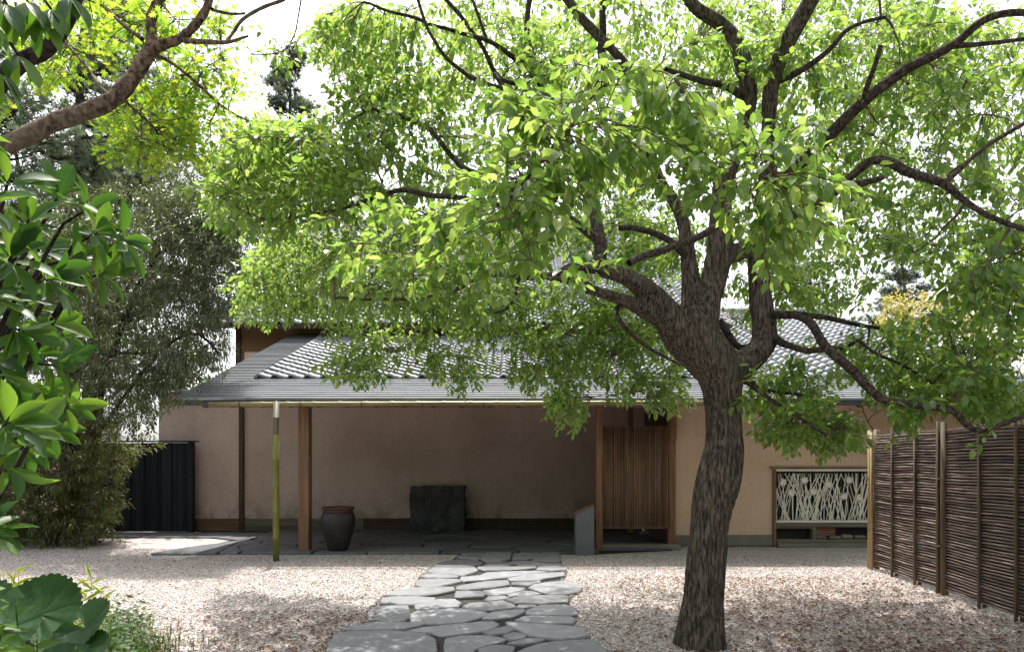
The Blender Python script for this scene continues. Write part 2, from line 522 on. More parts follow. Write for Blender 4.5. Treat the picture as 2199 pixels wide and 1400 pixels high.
# ---- stone path (outlines traced stone by stone)
SC = 6.3625
def A_(u, v):
    p = ground(690 + u / SC, 1180 + v / SC)
    return (p.x, p.y)
STONES = [
 ('A', [(235,1175),(420,1158),(900,1152),(1100,1168),(1400,1192),(1540,1260),(1545,1400),(1530,1560),(900,1640),(180,1640),(100,1400),(160,1280)]),
 ('A', [(290,1110),(480,1075),(700,1040),(1180,1045),(1400,1055),(1330,1082),(1090,1140),(900,1135),(500,1146),(330,1148)]),
 ('A', [(650,980),(640,900),(700,820),(790,795),(1190,795),(1200,900),(1110,1015),(900,1010)]),
 ('A', [(810,770),(840,690),(1000,682),(1340,682),(1560,692),(1540,715),(1380,755),(1270,785),(1100,782)]),
 ('A', [(1290,790),(1400,757),(1600,712),(1830,707),(1900,760),(1860,815),(1500,850),(1290,865)]),
 ('A', [(1230,900),(1300,874),(1560,860),(1880,830),(1990,850),(2100,872),(2250,888),(2240,930),(2050,985),(1909,1022),(1700,1042),(1240,1035)]),
 ('A', [(850,665),(1060,580),(1300,557),(1600,548),(1800,543),(1830,590),(1560,638),(1350,663)]),
 ('A', [(1300,470),(1360,427),(1850,424),(1905,440),(1890,460),(1580,530),(1380,543),(1300,510)]),
 ('A', [(1450,325),(1560,240),(1900,240),(2090,250),(2130,310),(1950,374),(1880,374),(1740,352),(1580,350)]),
 ('A', [(1345,405),(1420,370),(1600,364),(1860,387),(1850,412),(1500,415)]),
 ('A', [(1600,200),(1700,177),(1850,155),(2000,150),(2200,192),(2180,228),(1900,232),(1580,230)]),
 ('A', [(1850,125),(1950,70),(2230,60),(2190,145),(2130,165),(2000,138)]),
 ('B', [(335,66),(700,62),(650,148),(560,178),(350,192),(285,150)]),
 ('B', [(725,62),(1075,58),(1075,108),(900,145),(695,152)]),
 ('B', [(1095,58),(1340,58),(1350,190),(1150,190),(960,158),(1095,115)]),
 ('B', [(380,205),(620,188),(760,222),(620,238),(300,238)]),
 ('B', [(660,182),(920,168),(1130,204),(1360,204),(1360,232),(800,238)]),
 ('B', [(230,260),(1035,250),(1005,285),(540,312),(350,318),(235,292)]),
 ('B', [(1055,250),(1370,242),(1440,295),(1250,312),(1022,296)]),
 ('B', [(0,398),(290,380),(340,338),(560,328),(1020,314),(1200,324),(900,368),(600,403),(350,438),(50,468),(-10,440)]),
 ('B', [(640,422),(900,380),(1150,350),(1420,335),(1400,390),(1120,420),(1080,448),(690,466)]),
 ('B', [(60,502),(350,454),(640,434),(660,508),(400,538),(100,573),(-50,560),(-50,525)]),
 ('B', [(690,484),(1080,464),(1100,472),(930,518),(690,516)]),
 ('B', [(925,548),(1000,514),(1150,484),(1430,455),(1560,502),(1640,560),(1600,600),(1450,638),(1200,643),(1080,590)]),
 ('B', [(300,584),(500,562),(680,534),(880,550),(840,580),(640,618),(500,646),(370,648)]),
 ('B', [(-60,602),(0,606),(270,606),(325,640),(305,678),(0,686),(-70,684)]),
 ('B', [(640,640),(860,594),(960,594),(1095,640),(1000,650),(800,658),(665,684)]),
 ('B', [(370,672),(600,654),(645,690),(580,703),(370,731),(335,710)]),
 ('B', [(625,722),(800,674),(1200,664),(1430,664),(1470,690),(1440,766),(1100,771),(745,771)]),
 ('B', [(30,800),(120,762),(340,744),(570,722),(738,800),(718,822),(330,861),(130,851)]),
 ('B', [(780,789),(1035,794),(1000,820),(860,833),(762,828)]),
 ('B', [(905,870),(1085,797),(1440,789),(1560,840),(1580,930),(1420,942),(1000,928),(905,915)]),
 ('B', [(430,884),(720,846),(878,844),(840,890),(700,938),(450,981),(290,981),(340,925)]),
 ('B', [(735,1008),(870,951),(1000,949),(1500,959),(1550,1000),(1500,1060),(1200,1050),(900,1036)]),
 ('B', [(620,1024),(740,1043),(1080,1063),(1400,1085),(1560,1092),(1740,1220),(1640,1243),(1300,1266),(935,1213),(765,1118),(665,1075)]),
 ('A', [(1150,1143),(1400,1092),(1700,1066),(2000,1042),(2150,1020),(2350,1008),(2420,1060),(2300,1108),(2200,1148),(1909,1180),(1680,1210),(1560,1168),(1300,1158)]),
 ('B', [(310,1178),(630,1092),(728,1145),(600,1186),(430,1214)]),
 ('B', [(-215,1262),(0,1222),(280,1208),(530,1242),(600,1266),(540,1316),(300,1346),(180,1400),(150,1640),(-225,1640)]),
 ('B', [(730,1166),(860,1192),(895,1238),(700,1276),(620,1244),(580,1210)]),
 ('B', [(610,1338),(925,1256),(1165,1275),(1060,1306),(860,1345),(760,1338)]),
 ('B', [(870,1400),(1080,1326),(1300,1298),(1720,1268),(1800,1256),(1960,1400),(2080,1640),(700,1640),(780,1440)]),
 ('B', [(250,1400),(420,1356),(560,1346),(730,1374),(640,1640),(235,1640)]),
]
def slab(name, pts, ztop, th, mat, parent, jit=0.012, seed=0, grow_=0.0):
    """an irregular flat stone: subdivided edge, chamfered rim, faintly domed top"""
    rnd = random.Random(seed)
    P = np.asarray(pts, float)
    area = 0.5 * np.sum(P[:, 0] * np.roll(P[:, 1], -1) - np.roll(P[:, 0], -1) * P[:, 1])
    if area < 0:
        P = P[::-1]
    c_ = P.mean(0); dd_ = np.linalg.norm(P - c_, axis=1, keepdims=True)
    P = c_ + (P - c_) * (1 + grow_ / np.maximum(dd_, 0.05))
    Q = []
    for i in range(len(P)):
        a, b = P[i], P[(i + 1) % len(P)]
        d = np.linalg.norm(b - a)
        k = max(1, int(d / 0.16))
        for j in range(k):
            q = a + (b - a) * j / k
            if j:
                q = q + np.array([rnd.uniform(-jit, jit), rnd.uniform(-jit, jit)])
            Q.append(q)
    Q = np.array(Q)
    Q = 0.84 * Q + 0.08 * (np.roll(Q, 1, 0) + np.roll(Q, -1, 0))      # soften corners
    c = Q.mean(0)
    n = len(Q)
    tx, ty = rnd.uniform(-0.006, 0.006), rnd.uniform(-0.006, 0.006)
    def ring(s, z, tilt=True):
        W = c + (Q - c) * (1 - s / (np.linalg.norm(Q - c, axis=1, keepdims=True) + 1e-6))
        return [(w[0], w[1], z + (tx * (w[0] - c[0]) + ty * (w[1] - c[1]) if tilt else 0) + (rnd.uniform(-0.002, 0.002) if tilt else 0)) for w in W]
    V = ring(0.0, ztop - th, False) + ring(0.0, ztop - 0.012) + ring(0.012, ztop)
    V.append((c[0], c[1], ztop + 0.003))
    Fc = []
    for r in range(2):
        for i in range(n):
            j = (i + 1) % n
            Fc.append((r * n + i, r * n + j, (r + 1) * n + j, (r + 1) * n + i))
    for i in range(n):
        Fc.append((2 * n + i, 2 * n + (i + 1) % n, 3 * n))
    return obj(name, V, Fc, mat, parent)
path = sheet('stone_path', [A_(u, v) for u, v in [(60,1640),(200,1180),(560,1000),(660,780),(830,640),(1250,520),(1330,380),(1500,240),(1800,130),(1900,50),(3260,50),(3300,230),(3380,320),(3320,430),(3570,560),(3400,680),(3400,760),(3500,850),(3470,1080),(3690,1230),(3900,1400),(4050,1640)]], 0.004, M['joint'])
for i, (k, pts) in enumerate(STONES):
    W = [A_(u + (1908.75 if k == 'B' else 0), v) for u, v in pts]
    slab('flagstone', W, 0.032 + 0.006 * math.sin(i * 2.3), 0.05, M['slate'], path, 0.012, i, 0.027)

# ---- porch paving: large irregular slates
porch = sheet('porch_paving', [(-5.5, 10.5), (1.3, 10.5), (2.7, 10.95), (2.7, 14.2), (-7.0, 14.2), (-5.3, 12.6)], 0.005, M['joint'])
def clip(poly, p, n):
    out = []
    for i in range(len(poly)):
        a, b = poly[i], poly[(i + 1) % len(poly)]
        da, db = np.dot(a - p, n), np.dot(b - p, n)
        if da <= 0:
            out.append(a)
        if (da < 0 < db) or (db < 0 < da):
            out.append(a + (b - a) * da / (da - db))
    return out
def cells(outline, pts, sx=1.0, gap=0.012):
    res = []
    outline = [np.array(q, float) for q in outline]
    pts = [np.array(q, float) for q in pts]
    s = np.array([sx, 1.0])
    for i, p in enumerate(pts):
        poly = outline
        for j, q in enumerate(pts):
            if i == j or not poly:
                continue
            nn = (q - p) * s * s
            mid = (p + q) / 2
            nn = nn / (np.linalg.norm(nn) + 1e-9)
            poly = clip(poly, mid - nn * gap, nn)
        if len(poly) > 2:
            # drop near-duplicate corners
            q = [poly[0]]
            for w in poly[1:]:
                if np.linalg.norm(w - q[-1]) > 0.03:
                    q.append(w)
            if len(q) > 2:
                res.append(q)
    return res
prnd = random.Random(5)
seeds = []
for r, yy in enumerate(np.linspace(10.75, 13.9, 6)):
    x = -5.0 + prnd.uniform(-0.4, 0.2)
    while x < 1.4:
        seeds.append((x, yy + prnd.uniform(-0.2, 0.2)))
        x += prnd.uniform(0.75, 1.35)
for i, c in enumerate(cells([(-4.7, 10.45), (1.42, 10.55), (1.42, 14.08), (-5.05, 14.08), (-5.05, 12.2)], seeds, 0.8)):
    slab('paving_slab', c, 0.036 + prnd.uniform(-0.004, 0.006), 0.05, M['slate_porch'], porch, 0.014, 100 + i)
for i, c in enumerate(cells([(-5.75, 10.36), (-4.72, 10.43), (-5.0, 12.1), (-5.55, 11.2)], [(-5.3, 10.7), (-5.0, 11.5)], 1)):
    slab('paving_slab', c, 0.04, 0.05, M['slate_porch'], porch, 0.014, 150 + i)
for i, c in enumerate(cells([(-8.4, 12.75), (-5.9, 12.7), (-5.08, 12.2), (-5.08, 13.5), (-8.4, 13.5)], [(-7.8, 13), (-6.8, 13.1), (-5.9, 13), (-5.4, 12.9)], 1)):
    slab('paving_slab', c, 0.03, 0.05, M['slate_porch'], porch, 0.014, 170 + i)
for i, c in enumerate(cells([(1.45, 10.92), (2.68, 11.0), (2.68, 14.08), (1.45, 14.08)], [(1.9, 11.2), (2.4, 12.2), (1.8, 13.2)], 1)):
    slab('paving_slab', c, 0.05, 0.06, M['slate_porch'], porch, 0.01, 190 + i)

# ================================================================== house
house = thing('japanese_house', 'low Japanese house with earth plaster walls, deep porch and grey tiled roofs', 'house', (0, 14, 0))
A0 = math.atan(0.376); CA, SA = math.cos(A0), math.sin(A0)
EY, EZ = 10.2, 2.47
XL, XR = -5.23, 9.2
TY0 = 11.4                           # where the tile field starts
TX0 = -4.5
def rp(x, y, h=0.0):
    """point on the lower roof above plan depth y, h off the surface"""
    return (x, y - SA * h, EZ + 0.376 * (y - EY) + CA * h)
def roof_prism(name, x0, x1, y0, y1, h0, h1, mat, parent):
    V = [rp(x0, y0, h0), rp(x1, y0, h0), rp(x1, y1, h0), rp(x0, y1, h0), rp(x0, y0, h1), rp(x1, y0, h1), rp(x1, y1, h1), rp(x0, y1, h1)]
    return obj(name, V, BOXF, mat, parent)
roof = roof_prism('roof', XL, XR, EY, 18.9, -0.07, -0.012, M['wood_dark_y'], house)
# rear slope behind the ridge
obj('rear_roof_slope', [(4.0, 18.9, 5.66), (XR, 18.9, 5.66), (XR, 24, 3.9), (4.0, 24, 3.9), (4.0, 18.9, 5.74), (XR, 18.9, 5.74), (XR, 24, 3.98), (4.0, 24, 3.98)], BOXF, M['tile'], roof)
# lapped courses of thin metal along eave and verge
st = 0.118
k = 0
yy = EY - 0.03
while yy < 15.75:
    x1 = XR if yy < TY0 - 0.02 else TX0 + 0.05
    roof_course = [rp(XL - 0.03, yy, 0.028), rp(x1, yy, 0.028), rp(x1, yy + st + 0.03, 0.002), rp(XL - 0.03, yy + st + 0.03, 0.002),
         rp(XL - 0.03, yy, -0.009), rp(x1, yy, -0.009), rp(x1, yy + st + 0.03, -0.009), rp(XL - 0.03, yy + st + 0.03, -0.009)]
    obj('roof_course', roof_course, [(0, 1, 2, 3), (4, 7, 6, 5), (0, 4, 5, 1), (1, 5, 6, 2), (2, 6, 7, 3), (3, 7, 4, 0)], M['course'], roof)
    yy += st; k += 1
# pantiles
TW, TE = 0.285, 0.255
def pantile_mesh():
    n = 10; V = []; Fc = []
    for row, (y, dz) in enumerate(((0.0, 0.034), (TE + 0.03, 0.004))):
        for i in range(n + 1):
            u = i / n
            z = 0.026 * math.sin(2 * math.pi * (u - 0.08)) + (0.012 * math.sin(4 * math.pi * (u - 0.1)))
            V.append((u * TW, y, z + dz + 0.03))
    for i in range(n + 1):
        x, y, z = V[i]
        V.append((x, y + 0.004, z - 0.03))
    m = n + 1
    for i in range(n):
        Fc.append((i, i + 1, m + i + 1, m + i))
        Fc.append((2 * m + i, 2 * m + i + 1, i + 1, i))
    me = mk_mesh('roof_tile', V, Fc, M['tile'])
    for p in me.polygons:
        p.use_smooth = abs(p.normal.z) > 0.5
    return me, np.array(V), np.array(Fc)
tile_me, TV, TF = pantile_mesh()
RS = Matrix(((1, 0, 0), (0, CA, -SA), (0, SA, CA)))
def tile_mat(x, y, seed):
    r = random.Random(seed)
    m = RS.to_4x4() @ Matrix.Rotation(r.uniform(-0.012, 0.012), 4, 'Z') @ Matrix.Rotation(r.uniform(-0.014, 0.014), 4, 'X')
    return Matrix.Translation(rp(x, y, r.uniform(0, 0.004))) @ m
spots = []
row = 0
y = TY0
while y < 18.75:
    x = TX0
    while x < XR - 0.1:
        if y < 15.6 or x > 4.6:
            spots.append((x, y, row))
        x += TW
    y += TE * CA; row += 1
front = sorted([s for s in spots if s[0] < 3.7], key=lambda s: (s[2], s[0]))[:296]
fs = set(front)
rest = []
for i, s in enumerate(spots):
    m4 = tile_mat(s[0], s[1], i)
    if s in fs:
        inst('roof_tile', tile_me, roof, m4)
    else:
        m3 = np.array(m4)
        rest.append((TV @ m3[:3, :3].T + m3[:3, 3], TF))
Vr, Fr = join(rest)
o = obj('upper_tile_field', Vr, Fr, M['tile'], roof); o['kind'] = 'stuff'
# edge tile line under the first row
obj('tile_lip', [rp(TX0, TY0 - 0.01, -0.006), rp(XR, TY0 - 0.01, -0.006), rp(XR, TY0 + 0.03, -0.006), rp(TX0, TY0 + 0.03, -0.006), rp(TX0, TY0 - 0.01, 0.024), rp(XR, TY0 - 0.01, 0.024), rp(XR, TY0 + 0.03, 0.024), rp(TX0, TY0 + 0.03, 0.024)], BOXF, M['tile'], roof)
# ridge of the right wing
for i in range(15):
    x = 4.8 + i * 0.3
    tube_obj('ridge_tile', [(x, 18.9, 5.80), (x + 0.315, 18.9, 5.80)], [0.13, 0.125], M['tile'], roof, 10)
box('ridge_base', 4.75, XR, 18.78, 19.02, 5.6, 5.82, M['tile'], roof, 0.01)
# fascia, rafters, beam
box('eave_board', XL, XR, EY + 0.0, EY + 0.035, EZ - 0.10, EZ - 0.015, M['dark_metal'], house, 0.004)
x = XL + 0.35
while x < XR:
    V = [rp(x, EY + 0.06, -0.16), rp(x + 0.07, EY + 0.06, -0.16), rp(x + 0.07, 14.1, -0.16), rp(x, 14.1, -0.16), rp(x, EY + 0.06, -0.072), rp(x + 0.07, EY + 0.06, -0.072), rp(x + 0.07, 14.1, -0.072), rp(x, 14.1, -0.072)]
    if x < 2.7:
        obj('rafter', V, BOXF, M['wood_dark_y'], house)
    else:
        V = [(a, min(b, 11.45), c if b < 12 else c - 0.376 * (14.1 - 11.45)) for a, b, c in V]
        obj('rafter', V, BOXF, M['wood_dark_y'], house)
    x += 0.45
box('eave_beam', XL + 0.15, 2.72, 10.68, 10.82, 2.39, 2.53, M['wood_brown_x'], house, 0.008)
box('wing_eave_beam', 2.9, XR, 10.62, 10.76, 2.44, 2.56, M['wood_brown_x'], house, 0.008)
# porch back wall in panels between posts
WY = 14.1
wall_spec = [(-7.62, -5.87), (-5.77, 2.86)]
for x0, x1 in wall_spec:
    ztop = 3.85 if x0 > -5.8 else 2.95
    V = boxv(x0, x1, WY, WY + 0.18, 0.27, ztop)
    obj('wall', V, BOXF, M['plaster'], house)
box('wall_cap', -7.75, -5.24, WY - 0.16, WY + 0.36, 2.95, 3.03, M['tile'], house, 0.01)
box('wall_sill', -7.62, -5.88, WY - 0.05, WY + 0.15, 0.235, 0.27, M['wood_brown_x'], house, 0.004)
box('base_board', -7.62, -5.88, WY - 0.03, WY + 0.15, 0.0, 0.233, M['wood_brown_x'], house, 0.004)
box('base_board', -5.76, -3.2, WY - 0.03, WY + 0.15, 0.0, 0.10, M['wood_grey_x'], house, 0.004)
box('base_board', -5.76, -3.2, WY - 0.025, WY + 0.15, 0.105, 0.255, M['wood_grey_x'], house, 0.004)
for q, (a, b) in enumerate(((0.0, 0.07), (0.075, 0.145), (0.15, 0.21), (0.215, 0.262))):
    box('base_board', -3.19, 2.8, WY - 0.03 + 0.004 * q, WY + 0.15, a, b, M['wood_dark'], house, 0.004)
box('wall_post', -5.87, -5.77, WY - 0.06, WY + 0.2, 0.0, 2.95, M['wood_dark'], house, 0.006)
# side return that closes the entrance hall, wing walls
WF = 11.5
obj('hall_side_wall', [(2.87, WF + 0.165, 0), (2.97, WF + 0.165, 0), (2.97, WY + 0.1, 0), (2.87, WY + 0.1, 0), (2.87, WF + 0.165, 2.84), (2.97, WF + 0.165, 2.84), (2.97, WY + 0.1, 3.82), (2.87, WY + 0.1, 3.82)], BOXF, M['wood_dark'], house)
box('hall_post', 2.35, 2.45, 13.2, 13.3, 0.0, 3.3, M['wood_brown'], house, 0.006)
wz = 2.86
pl = [(2.86, 0.205), (4.58, 0.205), (4.58, 1.385), (6.753, 1.385), (6.753, 0.205), (XR, 0.205), (XR, wz), (2.86, wz)]
nq = len(pl)
obj('wing_wall', [(x_, WF, z_) for x_, z_ in pl] + [(x_, WF + 0.16, z_) for x_, z_ in pl],
    [(0, 1, 2, 7), (7, 2, 3, 6), (3, 4, 5, 6)] + [(nq + 7, nq + 2, nq + 1, nq), (nq + 6, nq + 3, nq + 2, nq + 7), (nq + 6, nq + 5, nq + 4, nq + 3)]
    + [(i, nq + i, nq + (i + 1) % nq, (i + 1) % nq) for i in range(nq)], M['plaster_wing'], house)
box('wing_base', 2.86, 4.58, WF - 0.025, WF + 0.14, 0.02, 0.203, M['base_stone'], house, 0.006)
box('wing_base', 6.753, XR, WF - 0.025, WF + 0.14, 0.02, 0.203, M['base_stone'], house, 0.006)
# upper storey
UW = 15.6
obj('upper_wall', boxv(-6.5, 4.7, UW, 23, 3.0, 5.1), BOXF, M['plaster_brown'], house)
box('corner_post', -6.58, -6.46, UW - 0.05, UW + 0.1, 2.9, 5.0, M['wood_dark'], house)
UA = math.atan(0.6); UC, US = math.cos(UA), math.sin(UA)
UEY, UEZ = 14.8, 4.60
def up(x, y, h=0.0):
    return (x, y - US * h, UEZ + 0.6 * (y - UEY) + UC * h)
uroof = obj('upper_roof', [up(-7.1, UEY, -0.10), up(5.0, UEY, -0.10), up(5.0, 23.5, -0.10), up(-7.1, 23.5, -0.10), up(-7.1, UEY, 0), up(5.0, UEY, 0), up(5.0, 23.5, 0), up(-7.1, 23.5, 0)], BOXF, M['wood_dark'], house)
RU = Matrix(((1, 0, 0), (0, UC, -US), (0, US, UC)))
parts = []; y = UEY - 0.03; i = 0
first = []
while y < 23.4:
    x = -7.05
    while x < 4.75:
        m4 = Matrix.Translation(up(x, y, random.uniform(0, 0.004))) @ RU.to_4x4() @ Matrix.Rotation(random.uniform(-0.012, 0.012), 4, 'X')
        m3 = np.array(m4)
        parts.append((TV @ m3[:3, :3].T + m3[:3, 3], TF))
        x += TW
    y += TE * UC
Vr, Fr = join(parts)
o = obj('upper_roof_tiles', Vr, Fr, M['tile'], uroof); o['kind'] = 'stuff'
box('upper_ridge', -7.1, 5.0, 23.35, 23.75, 9.78, 10.15, M['tile'], uroof, 0.03)
obj('upper_rear_slope', [(-7.1, 23.6, 9.75), (5.0, 23.6, 9.75), (5.0, 30, 6.0), (-7.1, 30, 6.0), (-7.1, 23.6, 9.85), (5.0, 23.6, 9.85), (5.0, 30, 6.1), (-7.1, 30, 6.1)], BOXF, M['tile'], uroof)
obj('gable_wall', [(4.68, 15.6, 5.0), (4.68, 23.5, 9.6), (4.68, 29, 6.6), (4.68, 29, 3.0), (4.68, 15.6, 3.0), (4.6, 15.6, 5.0), (4.6, 23.5, 9.6), (4.6, 29, 6.6), (4.6, 29, 3.0), (4.6, 15.6, 3.0)], [(0, 4, 3, 2, 1), (5, 6, 7, 8, 9), (0, 1, 6, 5), (1, 2, 7, 6), (2, 3, 8, 7), (3, 4, 9, 8), (4, 0, 5, 9)], M['plaster_brown'], house)

# posts of the porch
def post(name, x0, x1, y0, y1, z0, z1, mat, b=0.012):
    return box(name, x0, x1, y0, y1, z0, z1, mat, house, b)
post('porch_post', -3.49, -3.315, 10.67, 10.845, 0.0, 2.388, M['wood_brown'])
box('post_footing', -3.53, -3.275, 10.63, 10.885, -0.02, 0.035, M['base_stone'], house, 0.012)
post('entrance_post', 1.405, 1.51, 10.9, 11.0, 0.0, 2.60, M['wood_red'])
post('entrance_post', 2.725, 2.855, 11.39, 11.53, 0.0, 2.80, M['wood_red'])
bp = box('carved_bracket', 2.735, 2.845, 11.28, 11.388, 1.86, 2.62, M['wood_red'], house, 0.02)
box('threshold', 1.52, 2.86, 11.05, 11.30, 0.0, 0.075, M['base_stone'], house, 0.01)

# slatted entrance screen
scr = box('entrance_screen', 1.535, 2.70, 11.335, 11.375, 0.33, 0.375, M['wood_slat'], house, 0.004)
scr['label'] = 'reddish screen of thin upright wooden slats'
box('screen_rail', 1.535, 2.70, 11.335, 11.375, 2.075, 2.105, M['wood_slat'], scr, 0.004)
for zc in (0.8, 1.25, 1.7):
    box('screen_rail', 1.535, 2.70, 11.352, 11.37, zc, zc + 0.035, M['wood_dark'], scr, 0.002)
ns = 41
for i in range(ns):
    x = 1.54 + (2.695 - 1.54 - 0.016) * i / (ns - 1)
    dj = random.uniform(-0.002, 0.002)
    tube_obj('slat', [(x + 0.009, 11.325 + dj, 0.34), (x + 0.009 + random.uniform(-0.002, 0.002), 11.325 + dj, 2.098)], [0.0088, 0.0085], M['wood_slat'], scr, 6)
box('screen_backing', 1.54, 2.695, 11.376, 11.386, 0.37, 2.08, M['wood_dark'], scr, 0)

# bamboo gutter under the eave
def m_bamboo(name, cols, axis):
    t = NT(name)
    st_ = {'X': (0.6, 8, 8), 'Z': (8, 8, 0.6)}[axis]
    f = t.noise(t.coords(st_), 1.4, 5, 0.6)
    c = t.ramp(f, cols)
    return t.done(t.principled(c, 0.42, t.bump(t.noise(t.coords(st_), 8, 4), 0.1, 0.003), 0.4))
M['bamboo_old'] = m_bamboo('bamboo_old', [(0.25, (0.06, 0.05, 0.02)), (0.5, (0.17, 0.145, 0.055)), (0.75, (0.30, 0.25, 0.13))], 'X')
M['bamboo_green'] = m_bamboo('bamboo_green', [(0.2, (0.07, 0.075, 0.012)), (0.5, (0.145, 0.145, 0.022)), (0.8, (0.24, 0.215, 0.05))], 'Z')
M['bamboo_grey'] = m_bamboo('bamboo_grey', [(0.2, (0.09, 0.085, 0.055)), (0.8, (0.17, 0.155, 0.11))], 'Z')
def bamboo(name, p0, p1, r, mat, parent, nodes, n=12, top=None):
    p0, p1 = Vector(p0), Vector(p1)
    pts, rad = [], []
    for i in range(nodes + 1):
        t0 = i / nodes
        for dt, k in ((-0.006, 1.0), (0.0, 1.16), (0.006, 1.0)) if 0 < i < nodes else ((0.0, 1.0),):
            pts.append(p0.lerp(p1, t0 + dt)); rad.append(r * k)
    return tube_obj(name, pts, rad, mat, parent, n)
gut = bamboo('bamboo_gutter', (-4.62, 9.98, 2.365), (2.95, 9.98, 2.39), 0.038, M['bamboo_old'], house, 19)
x = -4.15
while x < 2.9:
    tube_obj('gutter_hook', [(x, 10.24, 2.42), (x, 10.08, 2.42), (x, 10.03, 2.34), (x, 9.98, 2.318), (x, 9.935, 2.345), (x, 9.93, 2.40)], [0.007] * 6, M['dark_metal'], house, 6)
    x += 0.93
# window with cream wrought lattice of stems and flowers
win = box('lattice_window', 4.58, 4.632, WF - 0.05, WF + 0.15, 0.0, 1.36, M['wood_brown'], house, 0.006)
box('window_frame', 4.53, 6.8, WF - 0.06, WF + 0.15, 1.365, 1.40, M['wood_brown_x'], win, 0.004)
box('window_frame', 4.634, 6.75, WF - 0.035, WF + 0.1, 1.325, 1.362, M['cream_metal'], win, 0.004)
box('window_frame', 4.634, 6.75, WF - 0.035, WF + 0.1, 0.425, 0.46, M['cream_metal'], win, 0.004)
box('window_sill', 4.634, 6.75, WF - 0.055, WF + 0.12, 0.345, 0.422, M['wood_grey_x'], win, 0.005)
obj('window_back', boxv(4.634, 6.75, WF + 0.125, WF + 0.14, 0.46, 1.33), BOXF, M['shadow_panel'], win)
for i in range(34):
    x = 4.66 + i * 0.061
    box('mullion', x, x + 0.014, WF + 0.06, WF + 0.075, 0.462, 1.324, M['wood_grey_x'], win, 0)
lr = random.Random(21)
def W_(u, v):
    """window-zoom coordinates to wall plane"""
    p = at(1640 + u / 6.6667, 990 + v / 6.6667, WF)
    return p.x, p.z
for i in range(74):
    if i < 50:
        u0 = 165 + i * 28 + lr.uniform(-14, 14); lean = lr.choice((-1, 1)) * lr.uniform(10, 330)
    else:
        u0 = lr.choice((360, 590, 720, 960, 1140, 1360)) + lr.uniform(-20, 20); lean = lr.uniform(-260, 260)
    v1 = 175 if lr.random() < 0.7 else lr.uniform(250, 600)
    pts = []; u1 = u0 + lean * (855 - v1) / 680
    bow = lr.uniform(-50, 50)
    for q in range(5):
        t0 = q / 4
        u = u0 + (u1 - u0) * t0 + bow * math.sin(math.pi * t0)
        u = min(max(u, 150), 2030)
        x_, z_ = W_(u, 858 + (v1 - 858) * t0)
        pts.append((x_, WF - 0.012 + 0.006 * lr.random(), z_))
    r0 = lr.uniform(0.006, 0.0105)
    tube_obj('lattice_stem', pts, [r0 * 1.15, r0, r0, r0, r0 * 0.8], M['cream_metal'], win, 5, 7)
for u, v in ((270, 300), (575, 275), (915, 330), (1215, 270), (385, 450), (700, 435), (1140, 500), (1355, 515), (1525, 290), (1750, 420)):
    cx_, cz_ = W_(u, v)
    V, Fc = [], []
    npet = 9
    for ring, rr in enumerate((0.02, 0.046, 0.068)):
        for i in range(npet * 2):
            a = math.pi * i / npet + u
            f_ = 1.15 if i % 2 else 0.62
            rad = rr * (f_ if ring == 2 else 1) * lr.uniform(0.85, 1.2)
            V.append((cx_ + rad * math.cos(a), WF - 0.03 + (0.0, -0.014, 0.004)[ring], cz_ + rad * math.sin(a) * 1.0))
    V.append((cx_, WF - 0.042, cz_)); c0 = len(V) - 1
    n2 = npet * 2
    for i in range(n2):
        j = (i + 1) % n2
        Fc += [(c0, i, j), (i, n2 + i, n2 + j, j), (n2 + i, 2 * n2 + i, 2 * n2 + j, n2 + j)]
    base = len(V)
    V += [(a_, WF - 0.01, c_) for a_, b_, c_ in V[2 * n2:3 * n2]]
    for i in range(n2):
        j = (i + 1) % n2
        Fc.append((2 * n2 + i, base + i, base + j, 2 * n2 + j))
    obj('lattice_flower', V, Fc, M['cream_metal'], win)
# the crawl space under the window
box('vent_frame', 4.634, 5.27, WF - 0.02, WF + 0.1, 0.318, 0.343, M['wood_brown_x'], win, 0.003)
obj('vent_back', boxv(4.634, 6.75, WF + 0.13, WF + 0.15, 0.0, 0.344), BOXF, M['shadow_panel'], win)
box('vent_post', 5.27, 5.34, WF - 0.03, WF + 0.1, 0.13, 0.343, M['wood_grey_x'], win, 0.004)
for i in range(3):
    box('foundation_brick', 5.36, 5.70, WF + 0.02, WF + 0.12, 0.185 + i * 0.05, 0.23 + i * 0.05, M['brick'], win, 0.006)
for i in range(6):
    box('foundation_stone', 5.36 + i * 0.23, 5.36 + i * 0.23 + lr.uniform(0.18, 0.22), WF + 0.0 + lr.uniform(0, 0.03), WF + 0.12, 0.13, 0.18 + (0.1 if i > 1 else 0) * lr.random(), M['base_stone'], win, 0.02)
box('base_step', 4.634, 6.75, WF - 0.07, WF + 0.12, 0.075, 0.128, M['wood_grey_x'], win, 0.006)
box('base_step', 4.634, 6.75, WF - 0.12, WF + 0.12, 0.0, 0.072, M['base_stone'], win, 0.008)

# ================================================================== things on and by the porch
bpole = thing('bamboo_pole', 'upright green bamboo pole with grey top carrying the gutter', 'bamboo pole', (-3.53, 9.73, 0))
bamboo('cane', (-3.535, 9.80, -0.03), (-3.55, 9.83, 1.90), 0.046, M['bamboo_green'], bpole, 5, 14)
bamboo('grey_top', (-3.55, 9.83, 1.904), (-3.552, 9.86, 2.40), 0.042, M['bamboo_grey'], bpole, 2, 14)

